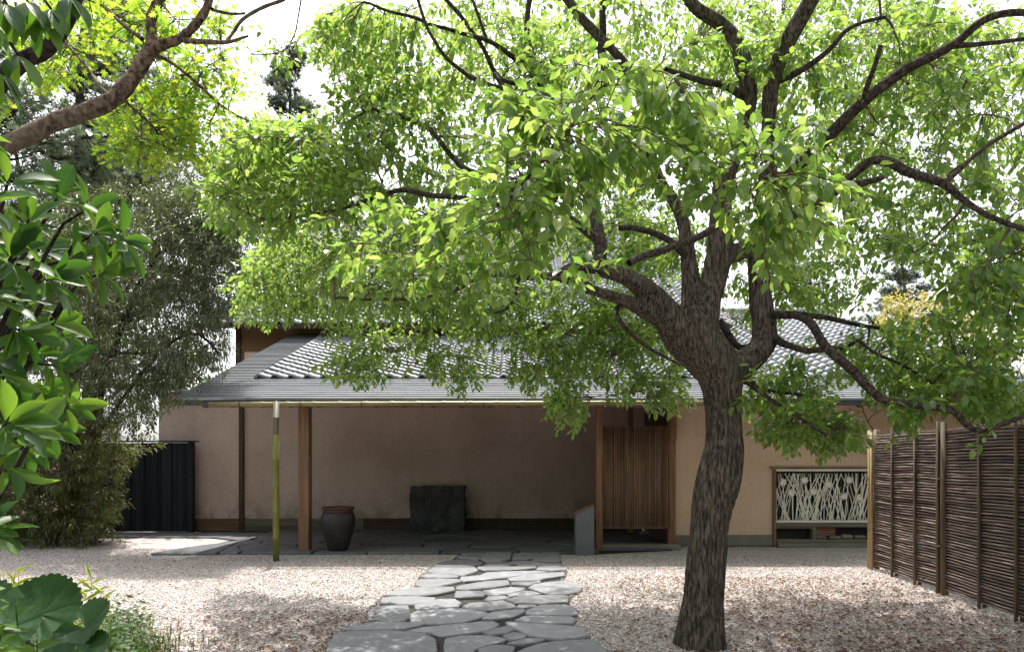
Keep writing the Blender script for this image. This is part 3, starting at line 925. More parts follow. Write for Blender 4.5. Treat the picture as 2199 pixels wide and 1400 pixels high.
jx, jy = at(726, 990, 10.78).x, 10.78
jar = thing('clay_jar', 'tall dark brown glazed clay jar with reddish rim', 'jar', (jx, jy, 0.036))
S = 0.0
lathe('body', [(0.0, 0.0), (0.145, 0.0), (0.155, 0.012), (0.185, 0.10), (0.225, 0.22), (0.262, 0.35), (0.281, 0.46), (0.276, 0.54), (0.255, 0.60), (0.238, 0.625), (0.225, 0.625), (0.24, 0.58), (0.262, 0.46), (0.2, 0.2), (0.13, 0.03), (0.0, 0.03)], 40, M['jar_body'], jar, (jx, jy, 0.036))
lathe('rim', [(0.226, 0.620), (0.242, 0.628), (0.238, 0.655), (0.245, 0.675), (0.272, 0.69), (0.276, 0.705), (0.262, 0.712), (0.235, 0.70), (0.224, 0.66), (0.222, 0.622)], 40, M['jar_rim'], jar, (jx, jy, 0.036))

# rough stone block
def rough_block(name, x0, x1, y0, y1, z0, z1, mat, n=22):
    V, Fc = [], []
    def grid(o, u, v, nu, nv):
        b = len(V)
        for i in range(nu + 1):
            for j in range(nv + 1):
                V.append(tuple(o[q] + u[q] * i / nu + v[q] * j / nv for q in range(3)))
        for i in range(nu):
            for j in range(nv):
                Fc.append((b + i * (nv + 1) + j, b + (i + 1) * (nv + 1) + j, b + (i + 1) * (nv + 1) + j + 1, b + i * (nv + 1) + j + 1))
    dx, dy, dz = x1 - x0, y1 - y0, z1 - z0
    m = n // 3
    grid((x0, y0, z0), (dx, 0, 0), (0, 0, dz), n, n)
    grid((x1, y0, z0), (0, dy, 0), (0, 0, dz), m, n)
    grid((x1, y1, z0), (-dx, 0, 0), (0, 0, dz), n, n)
    grid((x0, y1, z0), (0, -dy, 0), (0, 0, dz), m, n)
    grid((x0, y0, z1), (dx, 0, 0), (0, dy, 0), n, m)
    out = []
    c = Vector(((x0 + x1) / 2, (y0 + y1) / 2, (z0 + z1) / 2))
    for v in V:
        v = Vector(v)
        t_ = (v.z - z0) / dz
        v.x = c.x + (v.x - c.x) * (1 - 0.05 * t_)
        d = noise.noise(v * 2.1) * 0.05 + noise.noise(v * 6.3) * 0.05 + abs(noise.noise(v * 13)) * 0.04
        rr = (v - c); rr.z *= 0.6
        if v.z < z0 + 0.01:
            out.append((v.x, v.y, v.z)); continue
        v = v + rr.normalized() * d
        v.z = max(v.z, z0)
        out.append(tuple(v))
    o = obj(name, out, Fc, mat)
    import bmesh
    bm = bmesh.new(); bm.from_mesh(o.data)
    bmesh.ops.remove_doubles(bm, verts=bm.verts, dist=0.002)
    bm.to_mesh(o.data); bm.free()
    return o
blk = rough_block('stone_block', -2.15, -1.0, 13.56, 13.98, 0.034, 0.96, M['rock'])
tag(blk, 'rough black stone block standing against the porch back wall', 'stone block')

# slanted sign stand
sg = thing('sign_stand', 'grey metal sign stand with slanted top beside the slatted screen', 'sign stand', (1.17, 10.4, 0))
x0, x1 = at(1237, 990, 10.37).x, at(1276, 990, 10.37).x
za, zb = 1.5 - (1104 - 990) / 1404 * 10.37, 1.5 - (1086 - 990) / 1404 * 10.37
V = [(x0, 10.37, -0.01), (x1, 10.37, -0.01), (x1, 10.63, -0.01), (x0, 10.63, -0.01), (x0, 10.37, za), (x1, 10.37, zb), (x1, 10.63, zb), (x0, 10.63, za)]
o = obj('body', V, BOXF, M['sign_metal'], sg)
V2 = [(x0 - 0.012, 10.36, za + 0.004), (x1 + 0.003, 10.36, zb + 0.004), (x1 + 0.003, 10.64, zb + 0.004), (x0 - 0.012, 10.64, za + 0.004), (x0 - 0.012, 10.36, za + 0.016), (x1 + 0.003, 10.36, zb + 0.016), (x1 + 0.003, 10.64, zb + 0.016), (x0 - 0.012, 10.64, za + 0.016)]
obj('slanted_top', V2, BOXF, M['wood_brown'], sg)

# black board fence at the left of the wall
bf = thing('black_board_fence', 'black fence of upright tarred boards beside the plaster wall', 'fence', (-7.8, 13.75, 0))
x = -9.3
fr = random.Random(3)
while x < -6.83:
    w = fr.uniform(0.085, 0.12)
    w = min(w, -6.80 - x)
    dj = fr.uniform(0, 0.012)
    box('board', x, x + w - 0.008, 13.72 + dj, 13.76 + dj, 0.03, 1.88 + fr.uniform(-0.006, 0.006), M['black_board'], bf, 0.004)
    x += w
for i in range(9):
    xx = -9.2 + i * 0.29
    box('batten', xx, xx + 0.024, 13.70, 13.719, 0.04, 1.86, M['black_board'], bf, 0.003)
box('end_post', -6.80, -6.70, 13.70, 13.83, 0.0, 1.9, M['black_board'], bf, 0.006)
box('rail', -9.3, -6.81, 13.78, 13.84, 1.45, 1.54, M['black_board'], bf, 0.004)
box('coping', -9.4, -6.64, 13.64, 13.90, 1.905, 1.93, M['black_board'], bf, 0.004)

# ================================================================== cane fence on the right
M['cane'] = m_wood('cane', (0.06, 0.041, 0.036), (0.27, 0.205, 0.175), 'Y', 0.5, 0.35, 0.42)
M['cane_post'] = m_wood('cane_post', (0.07, 0.048, 0.03), (0.17, 0.12, 0.075), 'Z', 0.6, 0.3, 0.2)
M['cane_back'] = m_wood('cane_back', (0.03, 0.02, 0.015), (0.07, 0.05, 0.04), 'Y')
fence = thing('cane_fence', 'tall dark fence of stacked horizontal canes at the edge of the gravel', 'fence', (4.9, 8, 0))
def fx(y):
    return 5.0 - 0.0977 * (9.08 - y)
frn = random.Random(9)
BAYS = [(9.02, 7.31), (7.29, 5.37), (5.35, 3.5)]
CANES = {0: 56, 1: 56, 2: 56}
for b, (ya, yb) in enumerate(BAYS):
    # dark backing of thinner sticks
    V = []
    for (y_, dx) in ((ya, 0.035), (yb, 0.035), (yb, 0.05), (ya, 0.05)):
        V += [(fx(y_) + dx, y_, 0.07)]
    V = [(fx(ya) + 0.03, ya, 0.07), (fx(yb) + 0.03, yb, 0.07), (fx(yb) + 0.045, yb, 0.07), (fx(ya) + 0.045, ya, 0.07), (fx(ya) + 0.03, ya, 1.83), (fx(yb) + 0.03, yb, 1.83), (fx(yb) + 0.045, yb, 1.83), (fx(ya) + 0.045, ya, 1.83)]
    obj('backing', V, BOXF, M['cane_back'], fence)
    n = CANES[b]
    z0, z1 = 0.07, 1.85
    sag = [frn.uniform(-0.01, 0.01) for _ in range(9)]
    for i in range(n):
        z = z0 + (z1 - z0) * i / (n - 1)
        r = frn.uniform(0.009, 0.0135)
        pts = []
        for q in range(7):
            t0 = q / 6
            y_ = ya + (yb - ya) * t0 + (frn.uniform(-0.02, 0.02) if q in (0, 6) else 0)
            pts.append((fx(y_) + 0.008 + frn.uniform(-0.006, 0.005), y_, z + 0.006 * math.sin(q * 1.3 + i * 0.07 + b) + frn.uniform(-0.0035, 0.0035)))
        tube_obj('cane', pts, [r * frn.uniform(0.85, 1.1) for _ in pts], M['cane'], fence, 6)
def fpost(name, y, r, z1, dx=-0.02, mat='cane_post'):
    tube_obj(name, [(fx(y) + dx, y, -0.03), (fx(y) + dx + 0.002, y, 0.9), (fx(y) + dx, y, z1)], [r * 1.05, r, r * 0.96], M[mat], fence, 10)
M['bamboo_tan'] = m_bamboo('bamboo_tan', [(0.2, (0.20, 0.135, 0.06)), (0.8, (0.40, 0.29, 0.15))], 'Z')
fpost('end_post', 9.10, 0.025, 1.93, -0.028, 'bamboo_tan'); fpost('end_post', 9.03, 0.021, 1.90, -0.030, 'bamboo_tan')
fpost('end_post', 9.10, 0.04, 1.94, 0.07)
for y in (8.47, 7.9, 6.64, 6.08, 4.7, 4.1):
    fpost('upright', y, 0.016, 1.93, -0.02)
    fpost('upright', y + 0.03, 0.018, 1.90, 0.058)
for y in (7.3, 5.36):
    fpost('main_post', y, 0.04, 1.94, 0.0)
    fpost('upright', y + 0.085, 0.022, 1.95, -0.024)
for y in (9.07, 8.47, 7.9, 7.3, 6.64, 6.08):
    for z in (0.55, 1.28):
        z += frn.uniform(-0.05, 0.05)
        tube_obj('rope_tie', [(fx(y) - 0.055, y - 0.03, z), (fx(y) - 0.062, y, z + 0.004), (fx(y) - 0.05, y + 0.035, z - 0.003), (fx(y) - 0.01, y + 0.045, z)], [0.006, 0.009, 0.008, 0.005], M['dark_metal'], fence, 6)

# ================================================================== foliage tools
LEAF8_V = [(0, 0, 0), (0.33, 0, -0.015), (0.68, 0, -0.05), (1.0, 0, -0.14), (0.30, 0.46, 0.045), (0.66, 0.40, -0.005), (0.30, -0.46, 0.045), (0.66, -0.40, -0.005)]
LEAF8_F = [(0, 1, 4), (1, 5, 4), (1, 2, 5), (2, 3, 5), (0, 6, 1), (1, 6, 7), (1, 7, 2), (2, 7, 3)]
KITE_V = [(0, 0, 0), (0.45, 0.5, 0.05), (1, 0, -0.06), (0.45, -0.5, 0.05)]
KITE_F = [(0, 2, 1), (0, 3, 2)]
HEX_V = [(0, 0, 0), (0.42, 0.5, 0.05), (0.5, 0, -0.03), (1, 0, -0.13), (0.42, -0.5, 0.05)]
HEX_F = [(0, 2, 1), (2, 3, 1), (0, 4, 2), (2, 4, 3)]
def star_template():
    V = [(0.42, 0, 0.0)]
    ang = [-155, -120, -88, -62, -36, -18, 0, 18, 36, 62, 88, 120, 155, 180]
    rad = [0.40, 0.22, 0.52, 0.24, 0.62, 0.27, 0.68, 0.27, 0.62, 0.24, 0.52, 0.22, 0.40, 0.14]
    for a, r in zip(ang, rad):
        V.append((0.42 + r * math.cos(R(a)), r * math.sin(R(a)), -0.10 * r))
    n = len(ang)
    return V, [(0, 1 + i, 1 + (i + 1) % n) for i in range(n)]
STAR_V, STAR_F = star_template()

class Nodes:
    def __init__(s):
        s.p = []; s.r = []; s.kd = None
    def add(s, pts, rad):
        s.p.extend([tuple(q) for q in pts]); s.r.extend(list(rad)); s.kd = None
    def near(s, q):
        if s.kd is None:
            s.kd = kdtree.KDTree(len(s.p))
            for i, w in enumerate(s.p):
                s.kd.insert(w, i)
            s.kd.balance()
        co, i, d = s.kd.find(q)
        return co, i, d

def in_region(g, n, rs):
    """n random points of an ellipse region (cx, cy, rx, ry, Y0, Y1) of space"""
    cx_, cy_, rx, ry, Y0, Y1 = g[:6]
    out = np.empty((n, 3))
    for i in range(n):
        a = rs.uniform(0, 2 * math.pi); k = math.sqrt(rs.uniform(0, 1))
        out[i] = at(cx_ + rx * k * math.cos(a), cy_ + ry * k * math.sin(a), rs.uniform(Y0, Y1))
    return out

def grow(regions, nodes, rs, leaf_len=(0.065, 0.10), wr=0.5, per=(9, 14), twig=0.30, droop=0.55, branch_every=11, r_branch=0.011, boxes=(), down=0.35):
    """branchlets and twigs from the existing limbs to every region; returns tubes and leaf arrays"""
    B, BR, Tw, TwR = [], [], [], []
    LP, LA, LN, LL = [], [], [], []
    jobs = [(in_region(g, int(g[6]), rs), in_region(g, max(2, int(g[6]) // branch_every), rs)) for g in regions]
    for (lo, hi, n) in boxes:
        lo, hi = np.array(lo), np.array(hi)
        f = lambda m: lo + (hi - lo) * np.array([[rs.random() for _ in range(3)] for _ in range(m)])
        jobs.append((f(n), f(max(2, n // branch_every))))
    for tw, br in jobs:
        ds = [nodes.near(q)[2] for q in br]
        for i in np.argsort(ds):
            q = Vector(br[i])
            co, j, d = nodes.near(q)
            if d < 0.08:
                continue
            co = Vector(co)
            bend = Vector((rs.uniform(-1, 1), rs.uniform(-1, 1), rs.uniform(-0.2, 0.9))) * d * 0.16
            pts = []
            for k in range(8):
                t_ = k / 7
                pts.append(co.lerp(q, t_) + bend * math.sin(math.pi * t_) + Vector((rs.uniform(-1, 1), rs.uniform(-1, 1), rs.uniform(-1, 1))) * 0.018 * min(1, d) * (0 < k < 7))
            r0 = min(nodes.r[j] * 0.8, r_branch * (0.6 + 0.55 * d))
            rad = [r0 + (0.0035 - r0) * (k / 7) for k in range(8)]
            B.append(pts); BR.append(rad)
            nodes.add(pts[1:], rad[1:])
        nodes.near((0, 0, 0))
        for q in tw:
            co, j, d = nodes.near(q)
            co = Vector(co); q = Vector(q)
            dr = q - co
            if d < 0.1:
                dr = Vector((rs.uniform(-1, 1), rs.uniform(-1, 1), rs.uniform(-0.3, 0.8))).normalized() * 0.2
                q = co + dr
            hz = Vector((dr.x, dr.y, 0))
            mid = co.lerp(q, 0.5) + Vector((0, 0, 0.10 * dr.length))
            end_dir = (dr.normalized() + Vector((0, 0, -droop))).normalized()
            tip = q + end_dir * twig * 0.4
            pts = [co, mid, q, tip]
            Tw.append(pts); r0 = min(0.0042, nodes.r[j]); TwR.append([r0, 0.0028, 0.0022, 0.0012])
            n = rs.randint(*per)
            for k in range(n):
                t_ = k / n
                p = mid.lerp(q, min(1, t_ * 2)) if t_ < 0.5 else q.lerp(tip, (t_ - 0.5) * 2)
                a = k * 2.4 + rs.uniform(-0.5, 0.5)
                u = end_dir.orthogonal().normalized(); v = end_dir.cross(u)
                side = u * math.cos(a) + v * math.sin(a)
                ax_ = (side * 0.8 + end_dir * (0.35 + 0.5 * t_) + Vector((0, 0, -down * rs.uniform(0.3, 1.6)))).normalized()
                nr = Vector((rs.gauss(0, 0.45), rs.gauss(0, 0.45), 1.0)) + side * 0.3
                LP.append(p + ax_ * 0.015); LA.append(ax_); LN.append(nr); LL.append(rs.uniform(*leaf_len) * (0.75 + 0.25 * math.sin(math.pi * min(1, t_ + 0.25))))
    tb = []
    if B:
        tb.append(tubes(np.array([[tuple(p) for p in q] for q in B]), np.array(BR), 5))
    if Tw:
        tb.append(tubes(np.array([[tuple(p) for p in q] for q in Tw]), np.array(TwR), 3))
    LP, LA, LN = (np.array([tuple(v) for v in X]) for X in (LP, LA, LN))
    LL = np.array(LL)
    return join(tb), (LP, LA, LN, LL, LL * wr)

def split_large(lv, k):
    """indices of the k leaves that show largest in the frame, and the others"""
    P, L = lv[0], lv[3]
    px = 1099.5 + P[:, 0] / P[:, 1] * 1404; py = 990 - (P[:, 2] - CAM_H) / P[:, 1] * 1404
    ok = (px > 0) & (px < 2199) & (py > 0) & (py < 1400) & (P[:, 1] > 0.5)
    s = np.where(ok, L / np.maximum(P[:, 1], 0.5), -1)
    o = np.argsort(-s)
    return o[:k], o[k:]

def leaf_stuff(name, lv, idx, tv, tf, mat, parent, rs, smooth=True):
    P, A, N, L, W = (a[idx] for a in lv)
    V, Fc = leaf_batch(P, A, N, L, W, tv, tf)
    rnd = np.repeat(rs.random(len(P)), len(tv))
    o = obj(name, V, Fc, mat, parent, smooth, {'rnd': rnd})
    o['kind'] = 'stuff'
    return o

def leaf_objects(name, lv, idx, mesh, parent):
    P, A, N, L, W = (a[idx] for a in lv)
    for p, a, n, l, w in zip(P, A, N, L, W):
        a = Vector(a).normalized(); s = Vector(n).cross(a).normalized(); u = a.cross(s)
        m = Matrix(((a.x * l, s.x * w, u.x * l, p[0]), (a.y * l, s.y * w, u.y * l, p[1]), (a.z * l, s.z * w, u.z * l, p[2]), (0, 0, 0, 1)))
        inst(name, mesh, parent, m)

def fine_leaf(n=7, taper=(0.0, 0.62, 0.92, 1.0, 0.86, 0.52, 0.0), droop=0.16, fold=0.07, wave=0.02):
    """leaf blade with midrib fold, n stations along the length"""
    V, Fc = [], []
    for i in range(n):
        t_ = i / (n - 1)
        w = taper[i] * 0.5
        z = -droop * t_ * t_
        wv = wave * math.sin(t_ * 9)
        V += [(t_, w, z + fold * w * 2 + wv), (t_, 0, z), (t_, -w, z + fold * w * 2 - wv)]
    for i in range(n - 1):
        a, b = 3 * i, 3 * (i + 1)
        Fc += [(a, a + 1, b + 1, b), (a + 1, a + 2, b + 2, b + 1)]
    return V, Fc

def stem_pts(tr):
    """traced limb [(px, py, Y, width px)] -> points, radii"""
    P = [at(a, b, c) for a, b, c, d in tr]
    return P, [d * 0.5 / 1404 * c for a, b, c, d in tr]

# bark
def m_bark(name, c1, c2, moss=None, scale=1.0, vert=8):
    t = NT(name)
    a = t.noise(t.coords((58 * scale, 58 * scale, vert * scale)), 1.0, 6, 0.65, 0.7)
    b = t.noise(t.coords((5, 5, 3)), 1.0, 5, 0.6)
    c = t.ramp(a, [(0.40, tuple(x * 0.2 for x in c1)), (0.49, c1), (0.62, c2)])
    c = t.mix(t.math('MULTIPLY', b, 0.5), c, tuple(x * 0.6 for x in c1))
    if moss:
        g = t.noise(t.coords((2.3, 2.3, 1.6)), 1.0, 6, 0.7)
        c = t.mix(t.math('MULTIPLY', t.math('SUBTRACT', g, 0.52, True), 4.0, True), c, moss)
    n1 = t.bump(a, 1.0, 0.022); n2 = t.bump(t.noise(t.coords((70, 70, 24)), 1.0, 3), 0.5, 0.006, n1)
    return t.done(t.principled(c, 0.9, n2, 0.15))
M['bark'] = m_bark('bark', (0.074, 0.061, 0.049), (0.20, 0.168, 0.132), (0.072, 0.072, 0.038))
M['bark_limb'] = m_bark('bark_limb', (0.055, 0.042, 0.034), (0.125, 0.10, 0.08), None, 0.8, 45)
M['bark_smooth'] = m_simple('bark_smooth', (0.15, 0.092, 0.06), (0.32, 0.22, 0.155), 4, 0.7, 0.25, (3, 3, 1))
M['bark_dark'] = m_bark('bark_dark', (0.03, 0.022, 0.018), (0.075, 0.055, 0.045), None, 0.8, 40)
M['twig'] = m_simple('twig', (0.05, 0.034, 0.022), (0.10, 0.07, 0.048), 8, 0.8, 0.1)

# ================================================================== the great camphor tree
tree = thing('camphor_tree', 'large spreading camphor tree with crooked forked trunk in front of the house', 'tree', ground(1500, 1385))
TYD = 5.33
outline = [(1420, 1436, 1570), (1392, 1442, 1562), (1340, 1452, 1556), (1250, 1463, 1560), (1150, 1476, 1566), (1090, 1477, 1576), (1040, 1485, 1596), (985, 1499, 1602), (940, 1512, 1598), (880, 1512, 1594), (830, 1503, 1597), (790, 1486, 1600), (750, 1450, 1568), (715, 1415, 1540), (680, 1405, 1508)]
trunk_tr = [((a + b) / 2, y, TYD, (b - a) * (0.83 if y > 800 else 0.88)) for y, a, b in outline]
stems = [
 trunk_tr,
 # heavy left limb to its sawn stump
 [(1464, 724, 5.33, 78), (1436, 680, 5.25, 62), (1400, 634, 5.1, 50), (1360, 602, 4.95, 41), (1325, 586, 4.85, 36), (1294, 580, 4.78, 32)],
 [(1440, 690, 5.3, 52), (1390, 665, 5.1, 34), (1340, 645, 4.9, 26), (1300, 632, 4.75, 20), (1262, 618, 4.6, 17), (1225, 600, 4.5, 12), (1180, 600, 4.4, 8)],
 # thin inner stem
 [(1485, 720, 5.4, 70), (1486, 650, 5.45, 38), (1484, 590, 5.5, 34), (1476, 530, 5.5, 31), (1466, 470, 5.5, 28), (1445, 425, 5.45, 26), (1420, 400, 5.4, 22), (1395, 330, 5.3, 20), (1390, 250, 5.3, 18), (1370, 170, 5.3, 17), (1300, 90, 5.3, 20), (1255, 50, 5.3, 20), (1205, -20, 5.3, 18)],
 # central leader
 [(1500, 740, 5.35, 95), (1512, 670, 5.35, 64), (1530, 610, 5.4, 52), (1545, 550, 5.4, 52), (1546, 490, 5.4, 52), (1550, 430, 5.4, 48), (1556, 380, 5.4, 44), (1585, 300, 5.4, 40), (1612, 220, 5.4, 36), (1600, 150, 5.4, 36), (1585, 90, 5.4, 32), (1550, 50, 5.4, 28), (1490, 20, 5.4, 24), (1460, -40, 5.4, 22)],
 # right stem with its elbow
 [(1545, 800, 5.33, 80), (1590, 785, 5.35, 56), (1622, 762, 5.4, 52), (1645, 735, 5.45, 54), (1641, 695, 5.5, 48), (1632, 640, 5.5, 42), (1629, 580, 5.5, 41), (1629, 520, 5.5, 40), (1632, 470, 5.5, 38), (1645, 400, 5.45, 34), (1648, 320, 5.4, 30), (1650, 240, 5.35, 30), (1655, 180, 5.3, 34), (1680, 110, 5.2, 38), (1715, 50, 5.1, 36), (1745, -5, 5.0, 34), (1780, -90, 4.9, 28)],
 # arm between leader and right stem
 [(1552, 545, 5.42, 40), (1585, 545, 5.45, 34), (1622, 520, 5.48, 34)],
]
branches = [
 [(1545, 690, 5.4, 16), (1575, 735, 5.42, 15), (1597, 750, 5.42, 15), (1635, 742, 5.45, 16)],
 [(1650, 678, 5.48, 20), (1680, 676, 5.3, 18), (1730, 678, 5.1, 19), (1752, 712, 5.0, 18), (1775, 750, 4.9, 20), (1830, 790, 4.8, 20), (1872, 842, 4.7, 19), (1905, 862, 4.65, 17), (1960, 868, 4.6, 15), (2050, 878, 4.5, 14), (2072, 912, 4.5, 12), (2105, 930, 4.5, 12), (2150, 912, 4.4, 11), (2260, 870, 4.3, 10)],
 [(1725, 676, 5.1, 13), (1790, 685, 5.3, 11), (1850, 700, 5.5, 9), (1900, 708, 5.7, 7)],
 [(1655, 722, 5.45, 20), (1700, 745, 5.2, 14), (1740, 756, 5.1, 13), (1790, 750, 5.1, 11), (1822, 745, 5.2, 8), (1850, 728, 5.3, 6)],
 [(1840, 730, 5.3, 7), (1880, 760, 5.1, 6), (1950, 785, 5.0, 6), (2020, 840, 5.0, 5)],
 [(1600, 818, 5.35, 14), (1640, 850, 5.2, 9), (1700, 885, 5.0, 8), (1730, 905, 4.9, 7), (1775, 935, 4.8, 5)],
 [(1600, 812, 5.35, 10), (1660, 845, 5.4, 7), (1740, 850, 5.5, 6)],
 [(1690, 478, 5.3, 24), (1730, 452, 5.1, 26), (1800, 405, 4.9, 21), (1860, 392, 4.75, 14), (1905, 378, 4.7, 9)],
 [(1632, 500, 5.5, 30), (1660, 490, 5.4, 28), (1695, 475, 5.3, 25)],
 [(1800, 405, 4.9, 17), (1845, 362, 4.85, 18), (1880, 340, 4.75, 19), (1912, 350, 4.7, 20), (1960, 375, 4.6, 19), (2030, 393, 4.5, 18), (2060, 425, 4.45, 13), (2130, 470, 4.4, 11), (2260, 510, 4.3, 10)],
 [(2030, 390, 4.5, 12), (2060, 365, 4.5, 9), (2120, 310, 4.5, 9), (2240, 240, 4.4, 9)],
 [(1650, 420, 5.45, 26), (1700, 370, 5.3, 26), (1775, 300, 5.1, 26), (1850, 220, 4.9, 24), (1950, 145, 4.7, 22), (2050, 100, 4.5, 17), (2095, 50, 4.4, 16), (2150, 28, 4.3, 15), (2260, 22, 4.2, 13)],
 [(2050, 100, 4.5, 12), (2120, 92, 4.4, 9), (2240, 80, 4.3, 7)],
 [(1853, 218, 4.9, 13), (1870, 165, 4.8, 11), (1892, 98, 4.7, 10)],
 [(1655, 175, 5.3, 20), (1710, 160, 5.2, 14), (1780, 115, 5.1, 11), (1830, 50, 5.0, 8), (1900, 38, 5.0, 7)],
 [(1300, 150, 5.3, 20), (1290, 110, 5.3, 18), (1296, 60, 5.3, 15), (1294, -30, 5.3, 13)],
 # left fan of thin limbs
 [(1262, 400, 5.3, 22), (1225, 310, 5.4, 19), (1196, 240, 5.5, 20), (1165, 185, 5.6, 20), (1148, 152, 5.6, 16), (1131, 110, 5.6, 12), (1131, 50, 5.6, 12), (1140, -20, 5.6, 12)],
 [(1290, 585, 4.85, 30), (1288, 520, 4.95, 28), (1275, 450, 5.1, 25), (1262, 395, 5.3, 22)],
 [(1145, 155, 5.6, 13), (1090, 115, 5.5, 10), (1045, 85, 5.4, 9), (990, 72, 5.3, 8), (905, 45, 5.2, 7), (830, 22, 5.1, 6), (780, 5, 5.0, 5)],
 [(1145, 160, 5.6, 12), (1115, 182, 5.6, 10), (1085, 175, 5.5, 8), (1062, 160, 5.5, 10), (1045, 110, 5.4, 9), (1000, 50, 5.4, 9), (950, -10, 5.3, 8)],
 [(1225, 310, 5.4, 14), (1120, 260, 5.3, 12), (1088, 200, 5.3, 11), (1062, 160, 5.4, 10)],
 [(1078, 190, 5.3, 9), (1020, 172, 5.2, 9), (970, 140, 5.1, 8), (930, 90, 5.0, 7), (905, 30, 5.0, 7), (890, -20, 5.0, 6)],
 [(1045, 85, 5.4, 7), (1030, 40, 5.4, 7), (1010, -10, 5.4, 6)],
 [(1062, 380, 4.9, 14), (1000, 370, 4.9, 12), (960, 325, 5.0, 11), (938, 290, 5.1, 10), (905, 265, 5.2, 9), (860, 252, 5.3, 7), (800, 235, 5.4, 5)],
 [(1288, 520, 4.95, 18), (1200, 450, 4.9, 16), (1120, 410, 4.9, 14), (1060, 380, 4.9, 13)],
 [(1100, 445, 4.7, 12), (1010, 430, 4.8, 11), (930, 420, 4.9, 12), (850, 405, 5.0, 10), (790, 430, 5.1, 8), (730, 452, 5.2, 7), (650, 466, 5.3, 6), (560, 470, 5.4, 5)],
 [(1290, 582, 4.8, 20), (1222, 572, 4.7, 16), (1200, 590, 4.6, 15), (1165, 600, 4.6, 14), (1120, 595, 4.6, 13), (1085, 588, 4.6, 14)],
 [(1200, 590, 4.6, 12), (1120, 600, 4.7, 10), (1050, 588, 4.8, 10), (990, 615, 4.9, 9), (940, 632, 5.0, 8), (880, 642, 5.1, 7), (800, 642, 5.2, 6), (720, 640, 5.4, 5)],
 [(1340, 650, 4.9, 14), (1318, 668, 4.85, 10), (1345, 712, 4.9, 9), (1400, 752, 5.0, 8), (1460, 785, 5.0, 5)],
 [(1115, 600, 4.7, 8), (1105, 640, 4.8, 7), (1085, 665, 4.9, 6), (1060, 672, 5.0, 5)],
 # bridge across the fork
 [(1350, 565, 4.9, 16), (1395, 545, 4.95, 16), (1450, 530, 5.0, 16), (1510, 505, 5.1, 15), (1545, 480, 5.2, 16), (1590, 470, 5.3, 14)],
 [(1480, 555, 5.5, 16), (1430, 510, 5.3, 14), (1380, 490, 5.2, 13), (1330, 490, 5.1, 12)],
 [(1395, 330, 5.3, 14), (1340, 280, 5.0, 12), (1290, 250, 4.3, 10), (1240, 260, 3.5, 8), (1200, 300, 3.0, 6)],
 [(1585, 300, 5.4, 14), (1610, 330, 4.7, 12), (1640, 350, 3.9, 9), (1660, 380, 3.1, 6)],
 [(1060, 430, 4.7, 9), (980, 470, 4.2, 8), (900, 500, 3.9, 6)],
 [(1240, 260, 3.5, 7), (1160, 350, 3.2, 6), (1090, 430, 3.1, 5)],
 [(1612, 220, 5.4, 20), (1570, 190, 5.3, 16), (1500, 170, 5.1, 12), (1430, 150, 4.8, 10)],
]
def trunk_mesh():
    parts = []
    for s in stems:
        P, Rr = stem_pts(s)
        A = smooth_poly(np.c_[np.array([tuple(p) for p in P]), Rr], max(12, len(s) * 4))
        V, Q = tubes(A[None, :, :3], A[None, :, 3], 20)
        k = len(A)
        V = np.concatenate([V, A[:1, :3], A[-1:, :3]])
        c0, c1 = len(V) - 2, len(V) - 1
        Q = [tuple(q) for q in Q]
        for i in range(20):
            j = (i + 1) % 20
            Q.append((j, i, c0)); Q.append(((k - 1) * 20 + i, (k - 1) * 20 + j, c1))
        parts.append((V, Q))
    Vs, Fs, o = [], [], 0
    for V, Q in parts:
        Vs.append(V); Fs += [tuple(i + o for i in q) for q in Q]; o += len(V)
    me = mk_mesh('trunk_raw', np.concatenate(Vs), Fs)
    fix_normals(me)
    ob = bpy.data.objects.new('trunk_raw', me); COL.objects.link(ob)
    md = ob.modifiers.new('r', 'REMESH'); md.mode = 'VOXEL'; md.voxel_size = 0.0115
    sm = ob.modifiers.new('s', 'SMOOTH'); sm.iterations = 6; sm.factor = 0.5
    dg = bpy.context.evaluated_depsgraph_get()
    m2 = bpy.data.meshes.new_from_object(ob.evaluated_get(dg))
    bpy.data.objects.remove(ob); bpy.data.meshes.remove(me)
    n = len(m2.vertices)
    co = np.empty(n * 3, np.float32); m2.vertices.foreach_get('co', co); co = co.reshape(-1, 3)
    no = np.empty(n * 3, np.float32); m2.vertices.foreach_get('normal', no); no = no.reshape(-1, 3)
    d = np.empty(n, np.float32)
    for i in range(n):
        x, y, z = map(float, co[i])
        a = noise.noise((x * 3.1, y * 3.1, z * 2.2)) * 0.016
        if z < 3.4:
            rd = noise.noise((x * 30, y * 30, z * 3.6)); r2 = noise.noise((x * 55, y * 55, z * 9))
            a += (1.0 - abs(rd) * 2.6) * 0.0095 + r2 * 0.004
        if z < 0.35:
            a += (0.35 - z) * 0.10 * max(0, noise.noise((x * 4, y * 4, 0.3)) + 0.25)
        d[i] = a
    co += no * d[:, None]
    m2.vertices.foreach_set('co', co.ravel())
    m2.polygons.foreach_set('use_smooth', np.ones(len(m2.polygons), dtype=bool))
    m2.materials.clear(); m2.materials.append(M['bark'])
    m2.update()
    m2.name = 'trunk'
    return m2
inst('trunk', trunk_mesh(), tree)
NC = Nodes()
for s in stems[1:6]:
    P, Rr = stem_pts(s)
    A = resample(np.c_[np.array([tuple(p) for p in P]), Rr], 30)
    NC.add(A[10:, :3], A[10:, 3])
brs = random.Random(4)
